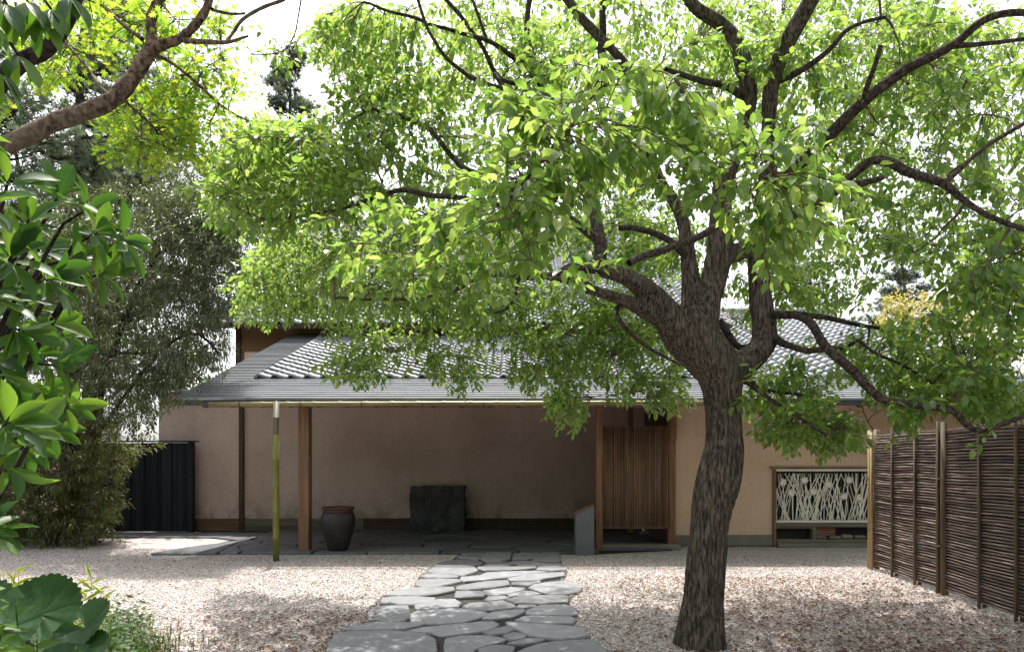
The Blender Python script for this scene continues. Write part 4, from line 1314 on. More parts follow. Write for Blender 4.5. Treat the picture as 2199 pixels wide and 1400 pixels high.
for s in branches:
    P, Rr = stem_pts(s)
    A = smooth_poly(np.c_[np.array([tuple(p) for p in P]), Rr], len(s) * 5)
    w = np.array([noise.noise_vector((float(a[0]) * 5, float(a[1]) * 5, float(a[2]) * 5)) for a in A]) * 0.012
    A[1:-1, :3] += w[1:-1]
    V, Q = tubes(A[None, :, :3], A[None, :, 3], 9)
    obj('branch', V, Q, M['bark_limb'], tree, True)
    NC.add(A[3:, :3], A[3:, 3])
CR = [  # cx, cy, rx, ry, Y0, Y1, twigs
 (1285, 255, 235, 125, 2.9, 3.7, 74), (1150, 370, 160, 110, 2.9, 3.7, 52), (1640, 370, 190, 120, 2.9, 3.6, 50), (1480, 320, 120, 110, 3.0, 3.8, 24),
 (900, 520, 190, 90, 3.6, 4.4, 66), (1060, 470, 160, 110, 3.2, 4.0, 46), (1690, 500, 130, 60, 3.0, 3.8, 18), (1000, 590, 260, 50, 3.9, 4.8, 46),
 (610, 380, 170, 120, 4.8, 6.6, 280), (520, 420, 80, 80, 5.6, 6.8, 80), (840, 330, 200, 130, 4.8, 6.8, 220), (560, 300, 90, 60, 5.2, 6.4, 50),
 (960, 110, 300, 110, 5.0, 7.8, 290), (760, 60, 90, 60, 5.0, 6.4, 60), (820, 180, 100, 70, 5.2, 6.8, 56), (1130, 280, 260, 180, 5.4, 8.6, 200),
 (1430, 110, 300, 140, 5.2, 9.2, 330), (1790, 90, 300, 120, 5.0, 9.4, 370), (2040, 120, 170, 120, 4.8, 9.0, 220),
 (1980, 270, 230, 130, 4.8, 9.2, 310), (1790, 330, 160, 150, 4.8, 8.8, 160), (2070, 470, 160, 120, 4.6, 8.6, 190), (1860, 480, 150, 80, 4.8, 8.0, 100), (1560, 250, 130, 150, 5.8, 9.0, 130),
 (650, 590, 130, 95, 6.6, 8.6, 340), (560, 640, 60, 60, 7.2, 8.8, 90), (820, 590, 160, 80, 5.4, 7.6, 200), (1000, 640, 150, 60, 5.8, 7.8, 120), (880, 710, 190, 80, 6.2, 7.8, 165), (1160, 675, 170, 75, 6.0, 7.8, 160), (1500, 560, 90, 90, 6.5, 8.6, 80), (1590, 460, 60, 130, 6.4, 8.6, 70), (760, 790, 70, 35, 6.2, 7.2, 40), (980, 790, 70, 40, 6.2, 7.2, 34),
 (1190, 780, 110, 60, 5.8, 7.2, 100), (1226, 868, 48, 46, 5.6, 6.4, 32), (1380, 770, 110, 70, 5.6, 7.2, 104), (1420, 850, 60, 24, 5.6, 6.6, 24), (1330, 690, 110, 70, 5.8, 7.6, 100), (1330, 490, 150, 110, 5.6, 8.4, 150), (1400, 540, 80, 60, 6.4, 8.2, 60), (1100, 500, 220, 70, 6.0, 8.0, 120), (800, 480, 200, 60, 5.8, 7.6, 110),
 (1690, 850, 90, 85, 5.0, 6.4, 100), (1755, 925, 95, 42, 5.0, 6.0, 76), (1660, 600, 40, 100, 6.2, 8.4, 56), (1770, 600, 110, 70, 5.8, 8.2, 110), (1600, 650, 60, 60, 6.4, 8.4, 34),
 (2330, 300, 150, 260, 4.5, 7.4, 190), (2310, 650, 110, 150, 4.4, 6.6, 110), (1950, 770, 170, 85, 4.8, 6.8, 160), (2105, 690, 95, 130, 4.3, 6.8, 160), (2120, 850, 90, 50, 4.4, 6.0, 80), (1940, 880, 45, 40, 4.5, 5.2, 15), (2160, 600, 50, 80, 4.4, 6.4, 46), (2020, 830, 120, 40, 4.6, 6.2, 56),
]
CRS = random.Random(17)
tw, lv = grow(CR, NC, CRS, (0.055, 0.112), 0.54, (9, 13), r_branch=0.015, boxes=[((-0.9, 6.2, 5.4), (5.2, 10.2, 7.4), 330), ((-1.6, 3.4, 5.6), (4.8, 7.0, 7.4), 200), ((-0.8, 3.0, 5.2), (4.2, 5.0, 6.4), 400), ((-1.1, 6.4, 8.0), (5.6, 10.8, 9.6), 760)])
o = obj('twigs', tw[0], tw[1], M['twig'], tree, True); o['kind'] = 'stuff'
CAMPHOR = [(0.022, 0.07, 0.012), (0.04, 0.105, 0.016), (0.065, 0.145, 0.022), (0.10, 0.175, 0.03)]
CAMPHOR_T = [(0.24, 0.44, 0.055), (0.35, 0.55, 0.075), (0.44, 0.61, 0.11), (0.53, 0.65, 0.14)]
M['camphor_leaf'] = m_leaf('camphor_leaf', CAMPHOR, CAMPHOR_T, rough=0.27, spec=0.7, tfac=0.46)
M['camphor_leaf_big'] = m_leaf_obj('camphor_leaf_big', CAMPHOR, CAMPHOR_T, rough=0.26, spec=0.7, tfac=0.42)
big, rest = split_large(lv, 300)
fl = fine_leaf(7, (0.0, 0.70, 0.97, 1.0, 0.80, 0.42, 0.0), 0.18, 0.06)
leaf_me = mk_mesh('leaf', fl[0], fl[1], M['camphor_leaf_big'], True)
leaf_objects('leaf', lv, big, leaf_me, tree)
print('camphor leaves', len(lv[0]))
high = lv[0][rest][:, 2] > 1.5 + 0.76 * lv[0][rest][:, 1]
far = lv[0][rest][:, 1] > 5.6
leaf_stuff('crown', lv, rest[~high & ~far], LEAF8_V, LEAF8_F, M['camphor_leaf'], tree, RNG)
leaf_stuff('rear_crown', lv, rest[~high & far], HEX_V, HEX_F, M['camphor_leaf'], tree, RNG)
leaf_stuff('crown_top', lv, rest[high], KITE_V, KITE_F, M['camphor_leaf'], tree, RNG)

# ================================================================== pale smooth-barked maple overhanging from the left
M['bark_maple'] = m_bark('bark_maple', (0.11, 0.075, 0.052), (0.24, 0.17, 0.125), (0.15, 0.14, 0.10), 0.5, 40)
maple = thing('maple_tree', 'tree with thick smooth bare limb and yellow-green star leaves, top left corner', 'tree', (-4.6, 3.6, 0))
mlimbs = [
 [(-420, 520, 3.6, 70), (-200, 420, 3.7, 62), (-40, 345, 3.8, 54), (60, 285, 3.9, 50), (150, 250, 4.0, 48), (235, 222, 4.1, 46), (272, 190, 4.15, 44), (300, 145, 4.2, 40), (322, 108, 4.25, 38)],
 [(322, 108, 4.25, 36), (326, 80, 4.3, 30), (322, 40, 4.3, 28), (335, 10, 4.3, 28), (360, -30, 4.3, 26)],
 [(322, 108, 4.25, 34), (350, 95, 4.2, 28), (390, 82, 4.2, 24), (425, 50, 4.2, 24), (445, 20, 4.2, 22), (455, -20, 4.2, 20)],
 [(395, 84, 4.2, 16), (440, 94, 4.1, 13), (490, 92, 4.05, 11), (533, 78, 4.0, 6)],
 [(488, 88, 4.05, 9), (505, 65, 4.1, 9), (520, 40, 4.1, 10), (560, 16, 4.1, 10), (612, -2, 4.1, 9)],
 [(455, 20, 4.2, 10), (490, 30, 4.3, 8), (525, 28, 4.4, 6)],
 [(326, 118, 4.25, 12), (370, 135, 4.3, 9), (420, 175, 4.4, 8), (470, 225, 4.5, 7), (510, 252, 4.6, 6), (535, 262, 4.6, 4)],
 [(305, 85, 4.3, 12), (260, 50, 4.4, 10), (225, 15, 4.5, 9), (190, 0, 4.5, 8)],
 [(240, 208, 4.1, 11), (210, 180, 4.2, 9), (185, 140, 4.3, 8), (145, 98, 4.4, 7)],
 [(262, 205, 4.1, 9), (285, 235, 4.3, 6), (330, 270, 4.5, 5), (360, 330, 4.6, 4)],
]
NM = Nodes()
tube_obj('trunk', [(-4.6, 3.6, -0.1), (-4.55, 3.55, 0.9), (-4.35, 3.55, 1.9), tuple(at(-420, 520, 3.6))], [0.19, 0.16, 0.125, 0.092], M['bark_smooth'], maple, 14, 16)
for s in mlimbs:
    P, Rr = stem_pts(s)
    A = smooth_poly(np.c_[np.array([tuple(p) for p in P]), np.array(Rr) * 0.74], len(s) * 7)
    A[1:-1, :3] += np.array([noise.noise_vector((float(a[0]) * 4, float(a[1]) * 4, float(a[2]) * 4)) for a in A])[1:-1] * 0.012
    V, Q = tubes(A[None, :, :3], A[None, :, 3] * (1 + 0.06 * np.sin(np.arange(len(A)) * 1.1))[None], 14)
    obj('branch', V, Q, M['bark_maple'], maple, True)
    NM.add(A[4:, :3], A[4:, 3])
MR = [(330, 270, 110, 80, 4.3, 5.4, 110), (230, 60, 120, 70, 4.3, 5.6, 120), (400, 60, 90, 50, 4.3, 5.4, 60), (420, 180, 100, 60, 4.4, 5.6, 90), (110, 130, 80, 60, 4.3, 5.4, 60), (60, 60, 70, 60, 4.2, 5.2, 40), (300, 330, 80, 30, 4.4, 5.0, 40), (10, 230, 30, 30, 4.0, 4.6, 8), (470, 120, 40, 40, 4.4, 5.0, 14), (400, 290, 80, 40, 4.4, 5.4, 50)]
tw, lvm = grow(MR, NM, random.Random(31), (0.05, 0.075), 0.95, (5, 9), 0.2, 0.25, down=0.1)
o = obj('twigs', tw[0], tw[1], M['twig'], maple, True); o['kind'] = 'stuff'
M['maple_leaf'] = m_leaf('maple_leaf', [(0.05, 0.13, 0.014), (0.08, 0.17, 0.018), (0.13, 0.2, 0.02)], [(0.24, 0.46, 0.03), (0.36, 0.56, 0.04), (0.58, 0.66, 0.06)], rough=0.5, spec=0.35, tfac=0.55)
leaf_stuff('crown', lvm, np.arange(len(lvm[0])), STAR_V, STAR_F, M['maple_leaf'], maple, RNG)
# loose spray of small leaves hanging against the sky
spray = [[(650, -20, 4.6, 4), (640, 40, 4.6, 3), (633, 80, 4.6, 3), (610, 110, 4.6, 3)], [(610, 110, 4.6, 3), (580, 118, 4.6, 2.5), (540, 118, 4.6, 2)]]
for s in spray:
    P, Rr = stem_pts(s)
    A = smooth_poly(np.c_[np.array([tuple(p) for p in P]), Rr], 12)
    V, Q = tubes(A[None, :, :3], A[None, :, 3], 6)
    obj('branch', V, Q, M['twig'], tree, True)
    NC.add(A[:, :3], A[:, 3])
tw, lv2 = grow([(590, 118, 60, 22, 4.5, 4.8, 16), (640, 95, 30, 15, 4.5, 4.8, 6)], NC, random.Random(8), (0.05, 0.075), 0.5, (5, 8), 0.12, 0.2)
o = obj('twigs', tw[0], tw[1], M['twig'], tree, True); o['kind'] = 'stuff'
leaf_stuff('leaf_spray', lv2, np.arange(len(lv2[0])), LEAF8_V, LEAF8_F, M['camphor_leaf'], tree, RNG)

# ================================================================== pines behind
M['needle'] = m_leaf('needle', [(0.06, 0.085, 0.055), (0.09, 0.12, 0.075), (0.14, 0.17, 0.10)], [(0.16, 0.21, 0.11), (0.26, 0.32, 0.17)], rough=0.5, spec=0.35, tfac=0.45)
def needle_tuft(n, rs):
    V, Fc = [], []
    for i in range(n):
        th = rs.uniform(0, 2 * math.pi); ph = rs.uniform(0.1, 1.25)
        d = Vector((math.sin(ph) * math.cos(th), math.sin(ph) * math.sin(th), math.cos(ph)))
        s = d.orthogonal().normalized() * 0.05
        b = len(V)
        V += [tuple(d * 0.05 + s), tuple(d * 0.05 - s), tuple(d * rs.uniform(0.8, 1.1))]
        Fc.append((b, b + 1, b + 2))
    return np.array(V), np.array(Fc)
def pine(label, px, Y, ytop, spread, seed, lean=0.0, nb=30, tufts=34, first=0.30, group='pine trees behind the house'):
    rs = random.Random(seed)
    base = Vector(((px - 1099.5) / 1404 * Y, Y, 0))
    H = CAM_H - (ytop - 990) / 1404 * Y
    t = thing('pine_tree', label, 'tree', base, group)
    pts = []
    for k in range(9):
        f = k / 8
        pts.append(base + Vector((lean * f * f + rs.uniform(-0.25, 0.25) * f, rs.uniform(-0.2, 0.2) * f, H * f)))
    rad = [0.24 * (1 - 0.88 * k / 8) for k in range(9)]
    tube_obj('trunk', pts, rad, M['bark_dark'], t, 9, 26)
    B, BR, TP, TD = [], [], [], []
    for i in range(nb):
        f = first + (1 - first) * (i + rs.random()) / nb
        k = min(7, int(f * 8)); p0 = pts[k].lerp(pts[k + 1], f * 8 - k)
        az = rs.uniform(0, 2 * math.pi); L = spread * (1.05 - f) * rs.uniform(0.75, 1.15) + 0.35
        d = Vector((math.cos(az), math.sin(az), rs.uniform(0.0, 0.35)))
        bp = []
        for q in range(6):
            g = q / 5
            bp.append(p0 + d * L * g + Vector((rs.uniform(-0.1, 0.1), rs.uniform(-0.1, 0.1), 0.25 * L * g * g - 0.18 * L * math.sin(math.pi * g) * 0.6)))
        B.append(bp); BR.append([0.07 * (1 - f * 0.6) * (1 - 0.85 * q / 5) for q in range(6)])
        for q in range(int(1.35 * tufts * (0.35 + 0.65 * (1 - f)))):
            g = rs.uniform(0.3, 1.02); kk = min(4, int(g * 5)); c = bp[kk].lerp(bp[kk + 1], min(1, g * 5 - kk))
            off = Vector((rs.gauss(0, 0.30), rs.gauss(0, 0.30), abs(rs.gauss(0, 0.10)))) * (0.5 + 0.22 * L)
            TP.append(c + off); TD.append((off.normalized() * 0.6 + Vector((0, 0, 0.8))).normalized())
            if q % 3 == 0:
                m_ = c.lerp(c + off, 0.5)
                B.append([c, c.lerp(m_, 0.5), m_, m_.lerp(c + off, 0.5), c + off * 0.9, c + off]); BR.append([0.012, 0.011, 0.01, 0.008, 0.006, 0.004])
    V, Q = tubes(np.array([[tuple(p) for p in b] for b in B]), np.array(BR), 5)
    o = obj('branches', V, Q, M['bark_dark'], t, True); o['kind'] = 'stuff'
    tm, tf = needle_tuft(22, rs)
    parts = []
    Z = Vector((0, 0, 1))
    for p, d in zip(TP, TD):
        m3 = np.array(Z.rotation_difference(d).to_matrix()) * rs.uniform(0.13, 0.23) * max(1.0, Y / 17)
        parts.append((tm @ m3.T + np.array(p), tf))
    Vn, Fn = join(parts)
    rn = np.repeat(np.random.default_rng(seed).random(len(parts)), len(tm))
    o = obj('crown', Vn, Fn, M['needle'], t, False, {'rnd': rn}); o['kind'] = 'stuff'
    return t
pine('dark pine whose crown fills the sky behind the bare maple limb', 150, 15.5, -120, 4.2, 1, 0.4, 46, 74, 0.34)
pine('pine behind the left shrubs with branches over the maple', 200, 19.0, 20, 4.2, 2, 1.2, 46, 70, 0.3)
pine('slim pale pine rising into the open sky gap', 620, 27.0, 125, 3.4, 3, 0.0, 50, 64, 0.3)
pine('pine at the far left edge behind the big-leaved bush', -60, 14.0, -60, 3.6, 4, 0.3, 40, 64, 0.3)
pine('distant pine above the right wing ridge beside the trunk', 1700, 33.0, 470, 2.8, 5, 0.2, 34, 44, 0.4)
pine('distant pine with flat top above the cane fence', 1950, 36.0, 500, 4.2, 6, -0.4, 36, 50, 0.5)
pine('pine showing darkly behind the camphor crown', 1360, 30.0, 330, 2.6, 7, 0.0, 36, 46, 0.5)
pine('pine between the sky gap and the camphor crown', 800, 31.0, 240, 3.0, 8, 0.0, 36, 46, 0.45)

# ================================================================== narrow-leaved trees left of the house
M['narrow_leaf'] = m_leaf('narrow_leaf', [(0.025, 0.04, 0.017), (0.05, 0.07, 0.028), (0.09, 0.108, 0.048), (0.15, 0.155, 0.085)], [(0.06, 0.10, 0.018), (0.11, 0.17, 0.035), (0.24, 0.28, 0.08)], rough=0.35, spec=0.55, tfac=0.3)
M['bush_leaf'] = m_leaf('bush_leaf', [(0.045, 0.055, 0.018), (0.075, 0.095, 0.028), (0.12, 0.15, 0.045), (0.15, 0.115, 0.055)], [(0.10, 0.14, 0.02), (0.20, 0.26, 0.04), (0.28, 0.20, 0.06)], rough=0.45, spec=0.4, tfac=0.33)
NARROW_V = [(0, 0, 0), (0.4, 0.5, 0.02), (1, 0, -0.16), (0.4, -0.5, 0.02)]
def leafy(name, label, cat, base, stems_, regions, mat, seed, leaf, wr, per, group=None, bark='bark_dark', tv=NARROW_V, tf=KITE_F, twig=0.3, droop=0.5, down=0.35, every=10):
    t = thing(name, label, cat, base, group)
    nd = Nodes()
    for s in stems_:
        A = smooth_poly(np.array(s, float), max(10, len(s) * 4))
        V, Q = tubes(A[None, :, :3], A[None, :, 3], 7)
        obj('stem', V, Q, M[bark], t, True)
        nd.add(A[2:, :3], A[2:, 3])
    tw, lvs = grow(regions, nd, random.Random(seed), leaf, wr, per, twig, droop, every, down=down)
    o = obj('twigs', tw[0], tw[1], M['twig'], t, True); o['kind'] = 'stuff'
    leaf_stuff('crown', lvs, np.arange(len(lvs[0])), tv, tf, mat, t, np.random.default_rng(seed), False)
    return t
def S_(*tr):
    return [(*at(a, b, c), d * 0.5 / 1404 * c) for a, b, c, d in tr]
b0 = Vector((-8.6, 12.7, 0))
leafy('willow_leaved_tree', 'grey-green narrow-leaved tree drooping over the roof corner', 'tree', b0,
      [[(-8.6, 12.7, -0.1, 0.09), (-8.3, 12.5, 1.2, 0.075), *S_((240, 760, 11.2, 14), (290, 620, 11.0, 11), (360, 520, 10.9, 9), (440, 470, 10.8, 12))],
       [(-8.3, 12.5, 1.2, 0.05), *S_((120, 760, 11.3, 9), (90, 600, 11.3, 7), (60, 480, 11.2, 5))],
       [(-8.2, 12.4, 1.5, 0.045), *S_((330, 760, 11.0, 8), (420, 700, 10.6, 6), (470, 760, 10.2, 5))]],
      [(250, 530, 240, 140, 10.2, 12.4, 640), (430, 480, 110, 80, 10.4, 12.0, 200), (480, 600, 60, 90, 10.0, 11.4, 150), (490, 470, 80, 100, 10.4, 12.4, 170), (440, 390, 110, 60, 10.6, 12.4, 100), (420, 560, 110, 110, 10.0, 11.6, 200), (300, 710, 200, 110, 10.0, 12.0, 380), (120, 700, 120, 150, 10.4, 12.2, 260), (410, 735, 90, 70, 9.9, 11.2, 110), (320, 815, 90, 50, 10.4, 11.4, 90), (450, 805, 60, 30, 9.7, 10.2, 9), (390, 860, 40, 12, 9.7, 10.1, 5), (250, 860, 110, 60, 10.4, 12.0, 130)],
      M['narrow_leaf'], 41, (0.09, 0.155), 0.2, (11, 16), None, twig=0.4, droop=0.7)
b1 = ground(110, 1160)
leafy('tangled_bush', 'tangled bush of fine leaves touching the black board fence', 'bush', b1,
      [[(-8.9, 11.9, -0.1, 0.03), *S_((70, 1000, 11.8, 4), (60, 900, 11.7, 3))], [(-8.3, 11.9, -0.1, 0.03), *S_((150, 1000, 11.7, 4), (190, 920, 11.6, 3))], [(-7.8, 11.9, -0.1, 0.02), *S_((210, 1060, 11.7, 3), (240, 1000, 11.6, 2))], [(-9.6, 11.7, -0.1, 0.03), *S_((-20, 1000, 11.5, 4), (-40, 900, 11.4, 3))]],
      [(120, 960, 140, 90, 11.0, 12.6, 430), (160, 1070, 105, 80, 11.2, 12.6, 260), (40, 1080, 100, 80, 10.9, 12.4, 380), (120, 1140, 130, 30, 11.0, 12.2, 150), (230, 980, 55, 60, 11.3, 12.4, 90), (225, 1100, 30, 45, 11.6, 12.4, 46), (60, 900, 90, 60, 11.0, 12.4, 140), (10, 980, 60, 120, 10.8, 12.2, 130), (300, 960, 40, 18, 11.6, 12.6, 14)],
      M['bush_leaf'], 43, (0.08, 0.15), 0.25, (10, 16), None, 'twig', twig=0.26, droop=0.4)
# dry arching stalks
for i, tr in enumerate(([(0, 1075, 11.0, 3), (30, 1055, 10.9, 3), (70, 1045, 10.8, 3), (100, 1048, 10.8, 2)], [(10, 1100, 10.9, 2.5), (50, 1118, 10.8, 2.5), (95, 1140, 10.8, 2)])):
    pass

# ================================================================== trees beyond, right and left
leafy('yellow_bush', 'pale yellowish tree behind the right wing roof', 'tree', Vector((12.6, 20, 0)),
      [[(12.6, 20, -0.1, 0.12), (12.7, 20, 2.5, 0.09), (12.5, 19.8, 4.5, 0.06)], [(12.7, 20, 2.5, 0.05), (14.0, 19.6, 4.6, 0.03)]],
      [(2000, 690, 120, 50, 18.5, 21, 150), (2080, 660, 80, 60, 18.5, 21, 120), (1950, 650, 60, 30, 18.5, 21, 50), (2100, 760, 120, 60, 18.5, 21, 120)],
      m_leaf('yellow_leaf', [(0.16, 0.15, 0.04), (0.24, 0.20, 0.06), (0.3, 0.24, 0.08)], [(0.45, 0.42, 0.08), (0.6, 0.5, 0.12)], tfac=0.45), 47, (0.10, 0.15), 0.5, (10, 15), tv=KITE_V, twig=0.4)
leafy('far_tree', 'dark green tree far behind the black fence', 'tree', Vector((-15.5, 19, 0)),
      [[(-15.5, 19, -0.1, 0.2), (-15.3, 19, 2.5, 0.15), (-15.0, 19, 5.5, 0.08)]],
      [(60, 700, 200, 180, 17.5, 20.5, 420), (280, 760, 150, 110, 17.5, 20.5, 330), (400, 800, 60, 60, 17.5, 20.5, 90), (290, 900, 70, 40, 17.5, 20.5, 60), (0, 930, 200, 80, 17.5, 20.5, 200)],
      m_leaf('far_leaf', [(0.03, 0.06, 0.02), (0.06, 0.10, 0.03)], [(0.10, 0.17, 0.03), (0.17, 0.24, 0.05)], tfac=0.4), 49, (0.12, 0.18), 0.5, (10, 15), tv=KITE_V, twig=0.5)
leafy('dark_tree', 'dark small-leaved tree behind the maple and the willow-leaved tree', 'tree', Vector((-11.5, 17.5, 0)),
      [[(-11.5, 17.5, -0.1, 0.2), (-11.3, 17.4, 3.5, 0.16), (-10.6, 17.3, 6.5, 0.11), (-9.8, 17.2, 9.5, 0.06)], [(-11.3, 17.4, 3.5, 0.1), (-12.6, 17.2, 7.0, 0.07), (-12.9, 17.0, 9.5, 0.04)]],
      [(200, 330, 200, 130, 16, 19, 400), (410, 390, 130, 130, 16, 19, 330), (90, 440, 130, 100, 16, 19, 200), (330, 500, 190, 90, 16, 19, 240), (60, 230, 70, 80, 16, 19, 90), (250, 650, 220, 120, 16, 19, 260), (330, 180, 90, 60, 16, 19, 50)],
      m_leaf('dark_leaf', [(0.025, 0.04, 0.02), (0.05, 0.07, 0.032), (0.09, 0.11, 0.05)], [(0.06, 0.10, 0.03), (0.14, 0.19, 0.06)], tfac=0.3), 50, (0.10, 0.17), 0.36, (10, 15), tv=KITE_V, twig=0.5)
leafy('bare_shrub', 'thin almost bare shrub against the wing wall behind the fence', 'shrub', Vector((6.15, 10.7, 0)),
      [[(6.15, 10.7, -0.05, 0.02), *S_((1898, 960, 10.6, 2.6), (1885, 935, 10.6, 2.5), (1862, 905, 10.6, 2.4), (1850, 870, 10.55, 2))], [*S_((1866, 925, 10.6, 2.4), (1840, 905, 10.5, 2), (1800, 895, 10.45, 1.6))], [*S_((1862, 905, 10.6, 2), (1880, 885, 10.5, 1.8), (1905, 878, 10.5, 1.4))]],
      [(1845, 880, 45, 22, 10.4, 10.7, 9)],
      m_leaf('sparse_leaf', [(0.2, 0.19, 0.06), (0.26, 0.22, 0.08)], [(0.5, 0.5, 0.1), (0.6, 0.55, 0.15)]), 51, (0.05, 0.08), 0.5, (2, 4), None, 'twig', LEAF8_V, LEAF8_F, 0.15)

# ================================================================== big-leaved evergreen close on the left
M['laurel_leaf'] = m_leaf_obj('laurel_leaf', [(0.016, 0.055, 0.010), (0.028, 0.08, 0.014), (0.05, 0.115, 0.02)], [(0.06, 0.18, 0.012), (0.13, 0.29, 0.02), (0.25, 0.42, 0.03)], rough=0.46, spec=0.3, tfac=0.36)
laurel = thing('broadleaf_shrub', 'near evergreen shrub with big glossy whorled leaves at the left edge', 'shrub', (-2.25, 2.0, 0))
fl2 = fine_leaf(8, (0.0, 0.40, 0.70, 0.92, 1.0, 0.90, 0.60, 0.0), 0.20, 0.10, 0.012)
big_me = mk_mesh('leaf', fl2[0], fl2[1], M['laurel_leaf'], True)
lrs = random.Random(77)
ROS = [  # px, py, Y, n, lean x, lean z
 (200, 500, 2.35, 9, 0.9, -0.1), (95, 600, 2.1, 11, 0.7, 0.1), (60, 480, 2.2, 9, 0.4, 0.3), (150, 555, 2.3, 8, 0.8, 0.1), (20, 560, 2.0, 10, 0.3, 0.2),
 (30, 700, 2.0, 10, 0.5, -0.3), (110, 780, 2.15, 9, 0.7, -0.3), (60, 850, 2.05, 8, 0.5, -0.4), (140, 870, 2.3, 7, 0.7, -0.5), (10, 800, 1.95, 8, 0.2, -0.4),
 (255, 515, 2.45, 8, 1.0, -0.25), (180, 450, 2.5, 7, 0.8, 0.2), (210, 585, 2.4, 7, 1.0, -0.2), (120, 430, 2.4, 7, 0.5, 0.4), (50, 960, 2.6, 8, 0.4, -0.3), (100, 920, 2.8, 8, 0.5, -0.2), (20, 740, 2.7, 9, 0.3, 0.0), (60, 660, 2.8, 9, 0.5, 0.1), (130, 720, 2.7, 8, 0.7, -0.2), (90, 830, 2.9, 9, 0.5, -0.2), (10, 910, 1.75, 7, 0.8, 0.1), (45, 930, 1.8, 7, 0.9, 0.0), (10, 1000, 1.9, 5, 0.4, -0.6), (15, 400, 2.0, 7, 0.5, 0.3), (-40, 640, 1.9, 9, 0.2, 0.2), (-40, 450, 1.9, 8, 0.3, 0.4), (10, 640, 2.2, 8, 0.4, 0.1), (100, 690, 2.4, 8, 0.8, -0.1), (-30, 760, 2.0, 8, 0.1, 0.0), (70, 760, 2.5, 8, 0.5, -0.1), (20, 870, 2.5, 8, 0.3, -0.2), (80, 540, 2.6, 8, 0.6, 0.2),
]
trunk_p = [(-2.25, 2.0, -0.1), (-2.2, 2.05, 0.8), (-2.05, 2.1, 1.6), (-1.95, 2.15, 2.3)]
tube_obj('stem', trunk_p, [0.05, 0.042, 0.034, 0.02], M['bark_dark'], laurel, 9, 14)
for (px, py, Y, n, lx, lz) in ROS:
    c = at(px, py, Y)
    root = Vector((-2.2, 2.05, 0)).lerp(Vector((-1.95, 2.15, 0)), min(1, c.z / 2.3)); root.z = min(2.2, max(0.45, c.z * 0.72 - lrs.uniform(0.0, 0.35)))
    d = Vector((lx, lrs.uniform(-0.5, 0.2), lz)).normalized()
    tube_obj('branch', [tuple(root), tuple(root.lerp(c, 0.5) + Vector((0, 0, -0.04))), tuple(c - d * 0.08), tuple(c + d * 0.02)], [0.012, 0.009, 0.006, 0.004], M['bark_dark'], laurel, 7, 10)
    u = d.orthogonal().normalized(); v = d.cross(u)
    for k in range(n):
        a = k * 2.4 + lrs.uniform(-0.3, 0.3)
        open_ = lrs.uniform(0.5, 1.3)
        ax_ = (u * math.cos(a) + v * math.sin(a)) * math.sin(open_) + d * math.cos(open_)
        ax_ = (ax_ + Vector((0, 0, -0.12))).normalized()
        up_ = (d * math.sin(open_) - (u * math.cos(a) + v * math.sin(a)) * math.cos(open_)) + Vector((0, -0.1, 0.75))
        l = lrs.uniform(0.085, 0.145); w = l * lrs.uniform(0.33, 0.44)
        s = up_.cross(ax_).normalized(); up2 = ax_.cross(s)
        p = c + ax_ * 0.012
        inst('leaf', big_me, laurel, Matrix(((ax_.x * l, s.x * w, up2.x * l, p.x), (ax_.y * l, s.y * w, up2.y * l, p.y), (ax_.z * l, s.z * w, up2.z * l, p.z), (0, 0, 0, 1))))
def outer_foliage():
    rs = random.Random(5)
    P, A, N, L = [], [], [], []
    for i in range(46):
        c = Vector((-2.15 + rs.gauss(0, 0.42), 2.05 + rs.gauss(0, 0.38), rs.uniform(0.75, 2.5)))
        if c.x > -0.80 * c.y:
            c.x = -0.80 * c.y - rs.uniform(0, 0.3)
        d = Vector((c.x + 2.15, c.y - 2.05, 0.35)).normalized()
        u = d.orthogonal().normalized(); v = d.cross(u)
        for k in range(9):
            a = k * 2.4; op = rs.uniform(0.5, 1.3)
            ax_ = (u * math.cos(a) + v * math.sin(a)) * math.sin(op) + d * math.cos(op)
            P.append(tuple(c)); A.append(tuple(ax_)); N.append((rs.gauss(0, 0.3), rs.gauss(-0.2, 0.3), 1)); L.append(rs.uniform(0.085, 0.145))
    L = np.array(L)
    V, Fc = leaf_batch(P, A, N, L, L * 0.39, fl2[0], np.array(fl2[1]))
    m = m_leaf('laurel_leaf_outer', [(0.016, 0.055, 0.010), (0.028, 0.08, 0.014), (0.05, 0.115, 0.02)], [(0.06, 0.18, 0.012), (0.13, 0.29, 0.02), (0.25, 0.42, 0.03)], rough=0.46, spec=0.3, tfac=0.36)
    o = obj('outer_foliage', V, Fc, m, laurel, True, {'rnd': np.repeat(np.random.default_rng(5).random(len(P)), len(fl2[0]))})
    o['kind'] = 'stuff'
outer_foliage()
# dark bough with hanging leaves in the top left corner
bough = thing('dark_bough_tree', 'dark near bough with hanging leathery leaves in the top left corner', 'tree', (-3.0, 2.2, 0))
for s in ([(-300, 420, 2.6, 50), (-120, 270, 2.6, 44), (0, 180, 2.6, 38), (45, 130, 2.6, 34), (95, 112, 2.6, 32), (120, 85, 2.6, 28), (148, 45, 2.6, 24), (165, 5, 2.6, 22), (175, -50, 2.6, 20)], [(-80, 40, 2.5, 9), (0, 38, 2.5, 8), (45, 52, 2.5, 6), (80, 50, 2.5, 4)]):
    P, Rr = stem_pts(s)
    tube_obj('branch', [tuple(p) for p in P], Rr, M['bark_dark'], bough, 12, len(s) * 5)
tube_obj('trunk', [(-3.0, 2.2, -0.1), (-2.95, 2.3, 1.2), tuple(at(-300, 420, 2.6))], [0.13, 0.10, 0.05], M['bark_dark'], bough, 12, 12)
